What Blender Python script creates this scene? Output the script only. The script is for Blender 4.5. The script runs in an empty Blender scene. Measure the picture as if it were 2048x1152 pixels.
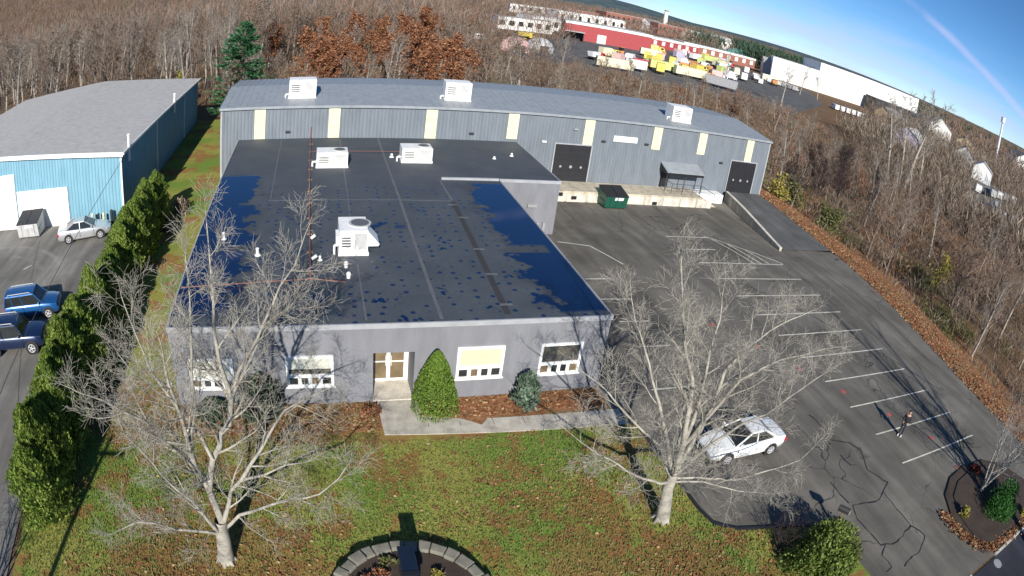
import bpy, math, random
import numpy as np
from mathutils import Matrix, Vector
S = bpy.context.scene
COL = S.collection
R = math.radians
# ------------------------------------------------------------------ camera
cd = bpy.data.cameras.new('camera'); co = bpy.data.objects.new('camera', cd); COL.objects.link(co); S.camera = co
cd.type = 'PANO'; cd.panorama_type = 'FISHEYE_LENS_POLYNOMIAL'      # wide drone lens with barrel distortion
cd.sensor_fit = 'HORIZONTAL'; cd.sensor_width = 36; cd.sensor_height = 20.25
cd.fisheye_fov = R(180); cd.clip_start = .1; cd.clip_end = 60000
cd.fisheye_polynomial_k0 = 0; cd.fisheye_polynomial_k1 = -.7859/18; cd.fisheye_polynomial_k2 = 0
cd.fisheye_polynomial_k3 = -.0616/18**3; cd.fisheye_polynomial_k4 = -.0131/18**4
yaw, pit, roll = .3565, -.4615, .1429
f_ = Vector((math.sin(yaw)*math.cos(pit), math.cos(yaw)*math.cos(pit), math.sin(pit)))
r_ = Vector((math.cos(yaw), -math.sin(yaw), 0)); u_ = r_.cross(f_)
a_ = math.cos(roll)*r_ + math.sin(roll)*u_; b_ = -math.sin(roll)*r_ + math.cos(roll)*u_
co.matrix_world = Matrix(((a_.x, b_.x, -f_.x, 0), (a_.y, b_.y, -f_.y, 0), (a_.z, b_.z, -f_.z, 17.908), (0, 0, 0, 1)))
# ------------------------------------------------------------------ light
SUN_EL, SUN_AZ = R(28), R(11)
S.view_settings.view_transform = 'Standard'; S.view_settings.look = 'None'
S.view_settings.exposure = .7; S.view_settings.gamma = 1
w = bpy.data.worlds.new('World'); S.world = w; w.use_nodes = True
nt = w.node_tree; N = nt.nodes; K = nt.links
bg = N['Background']
sky = N.new('ShaderNodeTexSky'); sky.sky_type = 'NISHITA'; sky.sun_disc = False
sky.sun_elevation = SUN_EL; sky.sun_rotation = math.pi + SUN_AZ
sky.air_density = .62; sky.dust_density = 0; sky.ozone_density = 6.5
bg.inputs[1].default_value = .077
tc = N.new('ShaderNodeTexCoord')
def wmath(op, a, b=None):
    m = N.new('ShaderNodeMath'); m.operation = op
    for i, q in enumerate((a, b)):
        if q is None: continue
        if isinstance(q, (int, float)): m.inputs[i].default_value = q
        else: K.new(q, m.inputs[i])
    return m.outputs[0]
def wdot(v):
    m = N.new('ShaderNodeVectorMath'); m.operation = 'DOT_PRODUCT'; K.new(tc.outputs['Generated'], m.inputs[0]); m.inputs[1].default_value = v
    return m.outputs['Value']
def wnoise(scale, sx=1, sy=1, sz=1, det=5):
    mp = N.new('ShaderNodeMapping'); mp.inputs['Scale'].default_value = (sx, sy, sz); K.new(tc.outputs['Generated'], mp.inputs[0])
    n = N.new('ShaderNodeTexNoise'); n.inputs['Scale'].default_value = scale; n.inputs['Detail'].default_value = det; K.new(mp.outputs[0], n.inputs[0])
    return n.outputs[0]
def wramp(v, a, b):
    m = N.new('ShaderNodeMapRange'); K.new(v, m.inputs[0]); m.inputs[1].default_value = a; m.inputs[2].default_value = b; m.interpolation_type = 'SMOOTHSTEP'
    return m.outputs[0]
# one long vapour trail (a great circle through two directions) and thin cloud near the horizon
def dirv(az, el): return Vector((math.sin(R(az))*math.cos(R(el)), math.cos(R(az))*math.cos(R(el)), math.sin(R(el))))
d0, d1 = dirv(52.5, 8.6), dirv(62.5, 4.2)
nrm = d0.cross(d1).normalized()
band = wmath('ABSOLUTE', wmath('ADD', wdot(nrm), wmath('MULTIPLY', wmath('SUBTRACT', wnoise(14), .5), .012)))
trail = wmath('MULTIPLY', wmath('SUBTRACT', 1, wramp(band, .001, .011)), wramp(wnoise(9), .3, .62))
low = wmath('MULTIPLY', wramp(wnoise(5, 1, 1, 7), .3, .7), wmath('SUBTRACT', 1, wramp(wdot((0, 0, 1)), .02, .14)))
cl = wmath('MAXIMUM', wmath('MULTIPLY', trail, .5), wmath('MULTIPLY', low, .6))
cm = N.new('ShaderNodeMix'); cm.data_type = 'RGBA'; K.new(cl, cm.inputs['Factor']); hs = N.new('ShaderNodeHueSaturation'); hs.inputs['Hue'].default_value = .495; hs.inputs['Saturation'].default_value = 1.06; K.new(sky.outputs[0], hs.inputs['Color']); K.new(hs.outputs[0], cm.inputs['A']); cm.inputs['B'].default_value = (5.0, 5.3, 8.0, 1)
K.new(cm.outputs['Result'], bg.inputs[0])
sd = bpy.data.lights.new('sun', 'SUN'); so = bpy.data.objects.new('sun', sd); COL.objects.link(so)
sd.energy = 3.9; sd.angle = R(.5); sd.color = (1, .95, .86)
to_sun = Vector((-math.sin(SUN_AZ)*math.cos(SUN_EL), -math.cos(SUN_AZ)*math.cos(SUN_EL), math.sin(SUN_EL)))
so.rotation_euler = to_sun.to_track_quat('Z', 'Y').to_euler(); so.location = to_sun*200
# ------------------------------------------------------------------ helpers
def rg(seed): return random.Random(seed)
class MB:
    def __init__(s): s.v = []; s.f = []
    def add(s, vs, fs):
        o = len(s.v); s.v += [tuple(v) for v in vs]; s.f += [tuple(i+o for i in f) for f in fs]; return s
    def box(s, x0, x1, y0, y1, z0, z1):
        return s.add([(x0,y0,z0),(x1,y0,z0),(x1,y1,z0),(x0,y1,z0),(x0,y0,z1),(x1,y0,z1),(x1,y1,z1),(x0,y1,z1)],
                     [(0,3,2,1),(4,5,6,7),(0,1,5,4),(1,2,6,5),(2,3,7,6),(3,0,4,7)])
    def hexa(s, lo, hi):      # two rings of four corners each
        return s.add(list(lo)+list(hi), [(0,3,2,1),(4,5,6,7),(0,1,5,4),(1,2,6,5),(2,3,7,6),(3,0,4,7)])
    def prism(s, poly, z0, z1):
        n = len(poly)
        return s.add([(x,y,z0) for x,y in poly]+[(x,y,z1) for x,y in poly],
                     [tuple(range(n-1,-1,-1)), tuple(range(n,2*n))]+[(i,(i+1)%n,n+(i+1)%n,n+i) for i in range(n)])
    def slabY(s, poly, y0, y1):    # polygon in x,z pushed along y
        n = len(poly)
        return s.add([(x,y0,z) for x,z in poly]+[(x,y1,z) for x,z in poly],
                     [tuple(range(n)), tuple(range(2*n-1,n-1,-1))]+[(i,n+i,n+(i+1)%n,(i+1)%n) for i in range(n)])
    def slabX(s, poly, x0, x1):
        n = len(poly)
        return s.add([(x0,y,z) for y,z in poly]+[(x1,y,z) for y,z in poly],
                     [tuple(range(n-1,-1,-1)), tuple(range(n,2*n))]+[(i,(i+1)%n,n+(i+1)%n,n+i) for i in range(n)])
    def cyl(s, p0, p1, r0, r1=None, n=12):
        r1 = r0 if r1 is None else r1
        p0, p1 = Vector(p0), Vector(p1); d = (p1-p0).normalized()
        a = d.orthogonal().normalized(); b = d.cross(a)
        ring = lambda p, r: [p+r*(math.cos(2*math.pi*i/n)*a+math.sin(2*math.pi*i/n)*b) for i in range(n)]
        return s.add(ring(p0,r0)+ring(p1,r1), [tuple(range(n-1,-1,-1)), tuple(range(n,2*n))]+[(i,(i+1)%n,n+(i+1)%n,n+i) for i in range(n)])
    def path(s, pts, r, n=8):
        for p, q in zip(pts, pts[1:]): s.cyl(p, q, r, r, n)
        return s
    def loft(s, rings, cap=True):
        n = len(rings[0]); vs = [p for q in rings for p in q]; fs = []
        for k in range(len(rings)-1):
            fs += [(k*n+i, k*n+(i+1)%n, (k+1)*n+(i+1)%n, (k+1)*n+i) for i in range(n)]
        if cap: fs += [tuple(range(n-1,-1,-1)), tuple(range((len(rings)-1)*n, len(rings)*n))]
        return s.add(vs, fs)
    def ball(s, c, r, n=10, m=7, sz=1):
        rings = []
        for j in range(m+1):
            t = -math.pi/2+math.pi*(j if 0 < j < m else (j*.999+.0005*m))/m
            rings.append([(c[0]+r*math.cos(t)*math.cos(2*math.pi*i/n), c[1]+r*math.cos(t)*math.sin(2*math.pi*i/n), c[2]+r*sz*math.sin(t)) for i in range(n)])
        return s.loft(rings)
    def pieces(s):
        lab = list(range(len(s.v)))
        def find(i):
            while lab[i] != i: lab[i] = lab[lab[i]]; i = lab[i]
            return i
        for f in s.f:
            for i in f[1:]: lab[find(i)] = find(f[0])
        comp = {}
        for i in range(len(s.v)): comp.setdefault(find(i), []).append(i)
        grp = [[c, [min(s.v[i][k] for i in c)-.02 for k in range(3)], [max(s.v[i][k] for i in c)+.02 for k in range(3)]] for c in comp.values()]
        merged = True
        while merged:
            merged = False; out = []
            for g in grp:
                for h in out:
                    if all(g[1][k] <= h[2][k] and h[1][k] <= g[2][k] for k in range(3)):
                        h[0] = h[0]+g[0]; h[1] = [min(a, b) for a, b in zip(g[1], h[1])]; h[2] = [max(a, b) for a, b in zip(g[2], h[2])]; merged = True; break
                else: out.append(g)
            grp = out
        return [g[0] for g in grp]
    def build(s, name, m, parent=None, smooth=None, bevel=0):
        if parent and name not in ('louvre', 'stones', 'rim_gap', 'coping', 'wall_body'):
            ps = s.pieces()
            if 1 < len(ps) <= 40:
                for q in ps:
                    ix = {i: k for k, i in enumerate(q)}; b = MB(); b.v = [s.v[i] for i in q]; b.f = [tuple(ix[i] for i in f) for f in s.f if f[0] in ix]
                    o = b._build(name, m, parent, smooth, bevel)
                return o
        return s._build(name, m, parent, smooth, bevel)
    def _build(s, name, m, parent=None, smooth=None, bevel=0):
        me = bpy.data.meshes.new(name); me.from_pydata(s.v, [], s.f); me.update()
        o = bpy.data.objects.new(name, me); COL.objects.link(o); me.materials.append(m)
        if parent: o.parent = parent
        if smooth is not None:
            me.polygons.foreach_set('use_smooth', [True]*len(me.polygons))
            me.set_sharp_from_angle(angle=R(smooth))
        if bevel:
            b = o.modifiers.new('bevel', 'BEVEL'); b.width = bevel; b.segments = 2; b.limit_method = 'ANGLE'; b.harden_normals = False
        return o
def npmesh(name, V, Q, m, parent=None, smooth=False):
    me = bpy.data.meshes.new(name); k = Q.shape[1]; n = len(Q)
    me.vertices.add(len(V)); me.vertices.foreach_set('co', np.ascontiguousarray(V, dtype=np.float32).ravel())
    me.loops.add(n*k); me.loops.foreach_set('vertex_index', np.ascontiguousarray(Q, dtype=np.int32).ravel())
    me.polygons.add(n); me.polygons.foreach_set('loop_start', np.arange(0, n*k, k, dtype=np.int32))
    if smooth: me.polygons.foreach_set('use_smooth', np.ones(n, dtype=bool))
    me.update(calc_edges=True); me.materials.append(m)
    o = bpy.data.objects.new(name, me); COL.objects.link(o)
    if parent: o.parent = parent
    return o
def tag(o, label=None, cat=None, group=None, kind=None):
    if label: o['label'] = label
    if cat: o['category'] = cat
    if group: o['group'] = group
    if kind: o['kind'] = kind
    return o
def thing(name, label, cat, loc=(0,0,0), rz=0, group=None):
    o = bpy.data.objects.new(name, None); COL.objects.link(o); o.location = loc; o.rotation_euler = (0,0,rz); o.empty_display_size = .2
    return tag(o, label, cat, group)
def copy_tree(o, parent=None):
    c = o.copy(); COL.objects.link(c)
    if parent: c.parent = parent
    for ch in list(o.children): copy_tree(ch, c)
    return c
# ------------------------------------------------------------------ materials
def lin(c): return tuple(c)+(1,)
class NT:
    def __init__(s, name):
        s.m = bpy.data.materials.new(name); s.m.use_nodes = True; s.n = s.m.node_tree.nodes; s.l = s.m.node_tree.links; s.b = s.n['Principled BSDF']
        g = s.n.new('ShaderNodeNewGeometry'); s.pos = g.outputs['Position']; s.isl = g.outputs['Random Per Island']
        s.obj = s.n.new('ShaderNodeTexCoord').outputs['Object']
    def link(s, a, b): s.l.new(a, b)
    def math(s, op, a, b=None, clamp=False):
        m = s.n.new('ShaderNodeMath'); m.operation = op; m.use_clamp = clamp
        for i, q in enumerate((a, b)):
            if q is None: continue
            if isinstance(q, (int, float)): m.inputs[i].default_value = q
            else: s.link(q, m.inputs[i])
        return m.outputs[0]
    def noise(s, scale, det=4, st=None, co=None, rough=.55, dist=0):
        co = s.pos if co is None else co
        if st:
            mp = s.n.new('ShaderNodeMapping'); mp.inputs['Scale'].default_value = st[:3]
            if len(st) > 3: mp.inputs['Rotation'].default_value = (0, 0, st[3])
            s.link(co, mp.inputs[0]); co = mp.outputs[0]
        n = s.n.new('ShaderNodeTexNoise'); n.inputs['Scale'].default_value = scale; n.inputs['Detail'].default_value = det
        n.inputs['Roughness'].default_value = rough; n.inputs['Distortion'].default_value = dist
        s.link(co, n.inputs[0]); return n.outputs[0]
    def voro(s, scale, feature='F1', co=None, rnd=1):
        v = s.n.new('ShaderNodeTexVoronoi'); v.feature = feature; v.inputs['Scale'].default_value = scale; v.inputs['Randomness'].default_value = rnd
        s.link(s.pos if co is None else co, v.inputs[0]); return v.outputs['Distance']
    def step(s, v, a, b):
        m = s.n.new('ShaderNodeMapRange'); m.interpolation_type = 'SMOOTHSTEP'; s.link(v, m.inputs[0]); m.inputs[1].default_value = a; m.inputs[2].default_value = b
        return m.outputs[0]
    def mix(s, f, a, b):
        m = s.n.new('ShaderNodeMix'); m.data_type = 'RGBA'
        if isinstance(f, (int, float)): m.inputs['Factor'].default_value = f
        else: s.link(f, m.inputs['Factor'])
        for k, q in (('A', a), ('B', b)):
            if isinstance(q, (tuple, list)): m.inputs[k].default_value = tuple(q)[:3]+(1,)
            else: s.link(q, m.inputs[k])
        return m.outputs['Result']
    def ramp(s, v, stops):
        r = s.n.new('ShaderNodeValToRGB'); e = r.color_ramp.elements
        while len(e) < len(stops): e.new(.5)
        for q, (p, c) in zip(e, stops): q.position = p; q.color = lin(c)
        s.link(v, r.inputs[0]); return r.outputs[0]
    def xyz(s, co=None):
        q = s.n.new('ShaderNodeSeparateXYZ'); s.link(s.pos if co is None else co, q.inputs[0]); return q.outputs
    def bump(s, h, strength=.3, dist=.02):
        b = s.n.new('ShaderNodeBump'); b.inputs['Strength'].default_value = strength; b.inputs['Distance'].default_value = dist
        s.link(h, b.inputs['Height']); s.link(b.outputs[0], s.b.inputs['Normal'])
    def out(s, col, rough=.8, metal=0, spec=.5, coat=0):
        for k, q in (('Base Color', col), ('Roughness', rough)):
            if isinstance(q, tuple): s.b.inputs[k].default_value = q[:3]+(1,)
            elif isinstance(q, (int, float)): s.b.inputs[k].default_value = q
            else: s.link(q, s.b.inputs[k])
        s.b.inputs['Metallic'].default_value = metal; s.b.inputs['Specular IOR Level'].default_value = spec; s.b.inputs['Coat Weight'].default_value = coat
        return s.m
def mat(name, c, rough=.7, var=.14, scale=2.5, metal=0, spec=.5, coat=0, bump=0, bscale=30, streak=False):
    t = NT(name)
    dark = tuple(q*(1-var*1.6) for q in c); light = tuple(min(1, q*(1+var)) for q in c)
    n = t.noise(scale, 5, (1, 1, .25) if streak else None, t.obj)
    n2 = t.noise(scale*9, 3, None, t.obj)
    v = t.math('ADD', t.math('MULTIPLY', n, .7), t.math('MULTIPLY', n2, .3))
    col = t.ramp(v, [(.3, dark), (.52, c), (.72, light)])
    if bump: t.bump(t.noise(bscale, 4, None, t.obj), bump, .02)
    return t.out(col, rough, metal, spec, coat)
def leafmat(name, cols, rough=.6, trans=.25):
    t = NT(name); n = len(cols)
    col = t.ramp(t.isl, [((i+.5)/n, c) for i, c in enumerate(cols)])
    m = t.out(col, rough, 0, .3)
    tr = t.n.new('ShaderNodeBsdfTranslucent'); t.link(col, tr.inputs[0])
    mx = t.n.new('ShaderNodeMixShader'); mx.inputs[0].default_value = trans
    t.link(t.b.outputs[0], mx.inputs[1]); t.link(tr.outputs[0], mx.inputs[2]); t.link(mx.outputs[0], t.n['Material Output'].inputs[0])
    return m
M = {}
def build_materials():
    t = NT('lawn')
    big = t.noise(.16, 4); mid = t.noise(.9, 5, None, None, .65); fine = t.noise(9, 4, None, None, .7); vf = t.noise(35, 2)
    g = t.mix(t.step(big, .42, .6), (.33, .32, .075), (.17, .27, .045))
    g = t.mix(t.math('MULTIPLY', t.step(fine, .35, .7), .55), g, (.085, .12, .03))
    g = t.mix(t.math('MULTIPLY', t.step(vf, .55, .7), .35), g, (.24, .22, .1))
    lf = t.math('MULTIPLY', t.step(t.math('ADD', t.math('MULTIPLY', mid, .5), t.math('MULTIPLY', t.noise(.3, 3), .5)), .495, .56), t.step(fine, .3, .5))
    g = t.mix(t.math('MULTIPLY', lf, .8), g, (.27, .105, .05))
    LX, LY, LZ = t.xyz()
    def near(cx, cy, r):
        q = t.math('ADD', t.math('POWER', t.math('SUBTRACT', LX, cx), 2), t.math('POWER', t.math('SUBTRACT', LY, cy), 2))
        return t.math('SUBTRACT', 1, t.step(t.math('SQRT', q), r*.35, r))
    drift = t.math('MAXIMUM', t.math('MAXIMUM', near(-4.5, 12.5, 7), near(9.2, 12.6, 2.6)), t.math('MAXIMUM', t.math('MULTIPLY', t.step(LY, 19.3, 21.2), t.math('SUBTRACT', 1, t.step(LY, 23.5, 26))), near(12.5, 11, 3.5)))
    dl = t.math('MULTIPLY', t.step(t.math('ADD', t.math('MULTIPLY', mid, .75), t.math('MULTIPLY', drift, .33)), .5, .62), t.step(fine, .28, .5))
    g = t.mix(t.math('MULTIPLY', dl, .72), g, t.ramp(fine, [(.35, (.16, .07, .035)), (.6, (.33, .15, .07))]))
    t.bump(fine, .6, .06); M['lawn'] = t.out(g, .95, 0, .1)
    t = NT('litter')
    a = t.noise(.5, 5, None, None, .65); b = t.noise(7, 5, None, None, .75); c = t.noise(.07, 3)
    g = t.ramp(b, [(.3, (.055, .036, .024)), (.5, (.17, .105, .06)), (.68, (.34, .19, .1))])
    g = t.mix(t.math('MULTIPLY', t.step(a, .5, .68), .6), g, (.12, .115, .05))
    g = t.mix(t.math('MULTIPLY', t.step(c, .5, .6), .35), g, (.2, .16, .13))
    t.bump(b, .8, .12); M['litter'] = t.out(g, .95, 0, .1)
    t = NT('leaf_strip')
    b = t.noise(5, 6, None, None, .8); a = t.noise(.6, 4)
    g = t.ramp(b, [(.3, (.1, .05, .03)), (.5, (.27, .125, .06)), (.68, (.42, .25, .13))])
    g = t.mix(t.math('MULTIPLY', t.step(a, .5, .62), .6), g, (.19, .16, .08))
    t.bump(b, .8, .06); M['leaf_strip'] = t.out(g, .95, 0, .1)
    for nm, base, k in (('asphalt', (.135, .125, .108), 1), ('asphalt_drive', (.104, .105, .104), .6), ('asphalt_left', (.18, .17, .155), .5), ('asphalt_road', (.03, .032, .042), .4), ('asphalt_yard', (.11, .108, .105), .5)):
        t = NT(nm)
        big = t.noise(.22, 5, None, None, .6); st = t.noise(.9, 5, (1, .1, 1, R(-9)), None, .65); fine = t.noise(26, 3, None, None, .7); grit = t.noise(90, 2)
        v = t.math('ADD', t.math('ADD', t.math('MULTIPLY', big, .35), t.math('MULTIPLY', st, .35)), t.math('ADD', t.math('MULTIPLY', fine, .18), t.math('MULTIPLY', grit, .12)))
        col = t.ramp(v, [(.38, tuple(q*.55 for q in base)), (.5, base), (.6, tuple(min(1, q*1.55) for q in base))])
        if k == 1:
            wn = t.noise(.8, 4)
            wm = t.n.new('ShaderNodeVectorMath'); wm.operation = 'ADD'; vs = t.n.new('ShaderNodeVectorMath'); vs.operation = 'SCALE'; vs.inputs['Scale'].default_value = 1.1
            nn = t.n.new('ShaderNodeTexNoise'); nn.inputs['Scale'].default_value = .7; t.link(t.pos, nn.inputs[0]); t.link(nn.outputs['Color'], vs.inputs[0])
            t.link(t.pos, wm.inputs[0]); t.link(vs.outputs[0], wm.inputs[1])
            cr = t.math('SUBTRACT', 1, t.step(t.voro(.22, 'DISTANCE_TO_EDGE', wm.outputs[0]), .002, .0075))
            cr = t.math('MULTIPLY', cr, t.step(t.noise(.1, 2), .47, .55))
            col = t.mix(t.math('MULTIPLY', cr, .8), col, (.02, .02, .02))
            oil = t.step(t.noise(.45, 3), .66, .74)
            col = t.mix(t.math('MULTIPLY', oil, .45), col, (.035, .034, .033))
        if nm == 'asphalt_left':
            dx = t.n.new('ShaderNodeVectorMath'); dx.operation = 'DISTANCE'; t.link(t.pos, dx.inputs[0]); dx.inputs[1].default_value = (-26.5, 33.5, 0)
            dd = dx.outputs['Value']; rg_ = None
            for r0 in (7.2, 8.9):
                q = t.math('SUBTRACT', 1, t.step(t.math('ABSOLUTE', t.math('SUBTRACT', dd, r0)), .05, .35)); rg_ = q if rg_ is None else t.math('MAXIMUM', rg_, q)
            col = t.mix(t.math('MULTIPLY', t.math('MULTIPLY', rg_, .4), t.step(t.noise(.5, 3), .35, .6)), col, (.33, .31, .28))
        t.bump(fine, .25, .01); M[nm] = t.out(col, .9, 0, .25)
    t = NT('roof_membrane')          # black membrane with standing water along both edges and in small dips
    X, Y, Z = t.xyz()
    n1 = t.noise(.75, 5, None, None, .62); n2 = t.noise(1.6, 4)
    def mul(*a):
        r = a[0]
        for q in a[1:]: r = t.math('MULTIPLY', r, q)
        return r
    def fade(v, a, b): return t.step(v, a, b)
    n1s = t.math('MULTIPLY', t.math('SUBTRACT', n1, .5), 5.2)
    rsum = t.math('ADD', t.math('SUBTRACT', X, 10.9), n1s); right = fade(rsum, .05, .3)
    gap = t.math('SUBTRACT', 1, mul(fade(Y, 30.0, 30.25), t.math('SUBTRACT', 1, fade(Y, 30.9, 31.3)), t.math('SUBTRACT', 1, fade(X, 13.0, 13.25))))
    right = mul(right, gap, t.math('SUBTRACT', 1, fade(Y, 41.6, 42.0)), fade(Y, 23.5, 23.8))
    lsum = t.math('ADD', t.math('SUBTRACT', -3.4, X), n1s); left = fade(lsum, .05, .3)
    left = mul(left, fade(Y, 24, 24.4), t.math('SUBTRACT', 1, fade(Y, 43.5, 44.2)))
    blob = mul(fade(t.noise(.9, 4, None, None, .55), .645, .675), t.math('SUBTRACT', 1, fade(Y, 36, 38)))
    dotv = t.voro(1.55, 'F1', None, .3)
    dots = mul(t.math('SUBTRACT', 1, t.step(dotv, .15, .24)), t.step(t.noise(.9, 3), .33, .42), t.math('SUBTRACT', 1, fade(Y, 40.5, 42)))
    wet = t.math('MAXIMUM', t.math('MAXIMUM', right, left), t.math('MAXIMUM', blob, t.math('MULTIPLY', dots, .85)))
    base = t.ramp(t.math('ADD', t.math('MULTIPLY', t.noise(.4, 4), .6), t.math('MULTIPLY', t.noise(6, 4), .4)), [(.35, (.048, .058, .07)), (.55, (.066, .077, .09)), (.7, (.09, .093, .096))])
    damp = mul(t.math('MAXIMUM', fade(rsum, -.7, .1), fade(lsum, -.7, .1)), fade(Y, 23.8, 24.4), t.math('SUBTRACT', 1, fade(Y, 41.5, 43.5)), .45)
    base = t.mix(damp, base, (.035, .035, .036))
    col = t.mix(wet, base, (.004, .014, .055))  # water is black; the blue of the reflected sky is put into its colour
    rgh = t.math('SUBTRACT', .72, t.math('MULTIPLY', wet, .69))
    t.b.inputs['IOR'].default_value = 1.5
    t.bump(t.math('MULTIPLY', t.noise(30, 3), t.math('SUBTRACT', 1, wet)), .25, .01)
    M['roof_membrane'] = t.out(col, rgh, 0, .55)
    P = dict(seam=((.12, .125, .13), .6), wall_grey=((.205, .208, .228), .75), flash=((.36, .37, .39), .5), metal_wall=((.178, .202, .23), .5), metal_roof=((.285, .31, .33), .5),
             panel=((.72, .7, .46), .5), white=((.82, .82, .8), .5), offwhite=((.72, .71, .66), .6), black=((.014, .014, .016), .5), doorblack=((.018, .018, .021), .55), dark=((.03, .03, .034), .6),
             concrete=((.5, .44, .34), .85), walk=((.45, .42, .36), .88), step=((.62, .57, .49), .85), bluewall=((.2, .39, .49), .5), greyroof=((.47, .455, .43), .7), hvac=((.86, .85, .82), .45), hvacgrey=((.5, .5, .49), .5),
             grille=((.12, .12, .12), .5), pipe=((.22, .1, .08), .75), green=((.012, .085, .055), .45), stone=((.2, .19, .155), .92), mulch=((.05, .035, .026), .95), navy=((.012, .02, .04), .18), signgrey=((.3, .31, .33), .5),
             line=((.66, .64, .55), .8), reddot=((.45, .09, .08), .8), tar=((.022, .022, .024), .55), tyre=((.018, .018, .018), .8), rim=((.5, .5, .52), .35), kerb=((.5, .48, .43), .85),
             skin=((.5, .3, .22), .55), jacket=((.022, .022, .028), .8), trousers=((.03, .032, .045), .85), shoe=((.8, .8, .78), .6), hair=((.03, .018, .012), .7), wood=((.2, .14, .09), .8), rail=((.06, .065, .07), .5),
             redwall=((.36, .055, .06), .7), brick=((.3, .12, .09), .8), cream=((.74, .68, .48), .6), yellow=((.74, .58, .12), .55), lime=((.58, .64, .22), .55), orange=((.66, .3, .1), .55), redpaint=((.6, .04, .04), .45), pinkish=((.68, .45, .42), .6), teal=((.08, .5, .42), .6),
             greypaint=((.32, .32, .33), .5), lavender=((.5, .46, .55), .6), shingle=((.2, .18, .17), .85), mast=((.7, .7, .72), .5), tan=((.5, .38, .24), .7), teardrop=((.3, .16, .1), .8))
    for k, (c, r) in P.items():
        M[k] = mat(k, c, r, .13 if k not in ('concrete', 'walk', 'step', 'stone', 'mulch', 'kerb', 'line') else .28, 1.6, streak=k in ('concrete', 'metal_wall', 'wall_grey', 'bluewall'), bump=.5 if k in ('stone', 'mulch', 'concrete') else 0)
    for k, c, r in (('bark_pale', (.36, .335, .285), .85), ('bark_grey', (.33, .305, .27), .9), ('bark_brown', (.17, .125, .1), .9), ('bark_light', (.4, .35, .29), .9), ('twig_brown', (.25, .19, .15), .9), ('bark_dark', (.07, .05, .05), .9), ('twig_grey', (.3, .262, .222), .9)):
        M[k] = mat(k, c, r, .42 if k == 'bark_pale' else .3, 2.2, spec=.15, bump=.5, bscale=14)
    for k, c, m_ in (('paint_white', (.84, .85, .84), 0), ('paint_silver', (.56, .57, .57), .5), ('paint_blue', (.012, .1, .3), .25), ('paint_navy', (.01, .022, .07), .25)):
        M[k] = mat(k, c, .28, .03, 1, m_, .5, 1)
    t = NT('glass_dark'); M['glass_dark'] = t.out(t.mix(t.noise(3, 2, None, t.obj), (.015, .018, .02), (.035, .04, .04)), .06, 0, .6)
    t = NT('glass_pane'); M['glass_pane'] = t.out(t.mix(t.step(t.noise(1.2, 4, None, t.obj), .4, .6), (.04, .045, .05), (.12, .11, .09)), .08, 0, .6)
    t = NT('glass_brown'); M['glass_brown'] = t.out(t.mix(t.step(t.noise(1.5, 3, None, t.obj), .35, .65), (.13, .095, .055), (.2, .15, .09)), .25, 0, .5)
    t = NT('blind'); M['blind'] = t.out(t.mix(t.noise(2, 3, None, t.obj), (.5, .49, .33), (.64, .62, .45)), .6)
    t = NT('lamp_lens'); M['lamp_lens'] = t.out((.75, .75, .72), .15); t = NT('tail_lens'); M['tail_lens'] = t.out((.4, .02, .02), .2)
    M['cedar'] = leafmat('cedar', [(.09, .15, .028), (.19, .29, .05), (.28, .38, .07), (.34, .42, .1)], .6, .45)
    M['shrub_bright'] = leafmat('shrub_bright', [(.1, .18, .025), (.15, .25, .04), (.2, .3, .05)])
    M['shrub_blue'] = leafmat('shrub_blue', [(.1, .16, .1), (.17, .24, .17), (.24, .31, .24)])
    M['shrub_dark'] = leafmat('shrub_dark', [(.02, .05, .025), (.04, .08, .04), (.09, .13, .08)])
    M['juniper'] = leafmat('juniper', [(.06, .1, .018), (.12, .18, .03), (.18, .24, .05), (.22, .26, .07)])
    M['boxwood'] = leafmat('boxwood', [(.025, .09, .015), (.04, .14, .025), (.06, .18, .035)])
    M['pine'] = leafmat('pine', [(.025, .09, .035), (.045, .15, .06), (.09, .21, .1)])
    M['rust'] = leafmat('rust', [(.15, .055, .028), (.26, .1, .045), (.36, .16, .075), (.42, .22, .12)])
    M['brown_leaf'] = leafmat('brown_leaf', [(.12, .07, .045), (.19, .12, .08), (.27, .18, .12)])
    M['yellow_leaf'] = leafmat('yellow_leaf', [(.3, .25, .05), (.42, .34, .06), (.3, .3, .09)])
    M['olive_leaf'] = leafmat('olive_leaf', [(.09, .11, .03), (.14, .16, .05), (.19, .19, .08)])
    M['red_leaf'] = leafmat('red_leaf', [(.12, .015, .015), (.22, .03, .025)])
    M['fallen'] = leafmat('fallen', [(.16, .06, .03), (.25, .1, .05), (.3, .15, .075), (.36, .26, .13)], .8, .05)
    M['grass_blade'] = leafmat('grass_blade', [(.09, .145, .03), (.14, .2, .045), (.22, .23, .075), (.26, .24, .1)], .7, .2)
    M['brush'] = leafmat('brush', [(.08, .06, .045), (.16, .115, .08), (.25, .19, .14), (.36, .3, .24)], .9, .1)
    M['far_bare'] = leafmat('far_bare', [(.13, .1, .08), (.19, .15, .12), (.25, .21, .175), (.27, .15, .09)], .9, .1)
    M['far_green'] = leafmat('far_green', [(.025, .055, .03), (.045, .085, .05), (.07, .11, .07)], .9, .1)
    t = NT('hill'); M['hill'] = t.out(t.ramp(t.noise(.01, 5), [(.35, (.055, .085, .1)), (.6, (.09, .12, .125))]), .95, 0, .05)  # bluish tone puts distance haze into the hill colour
build_materials()
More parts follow.
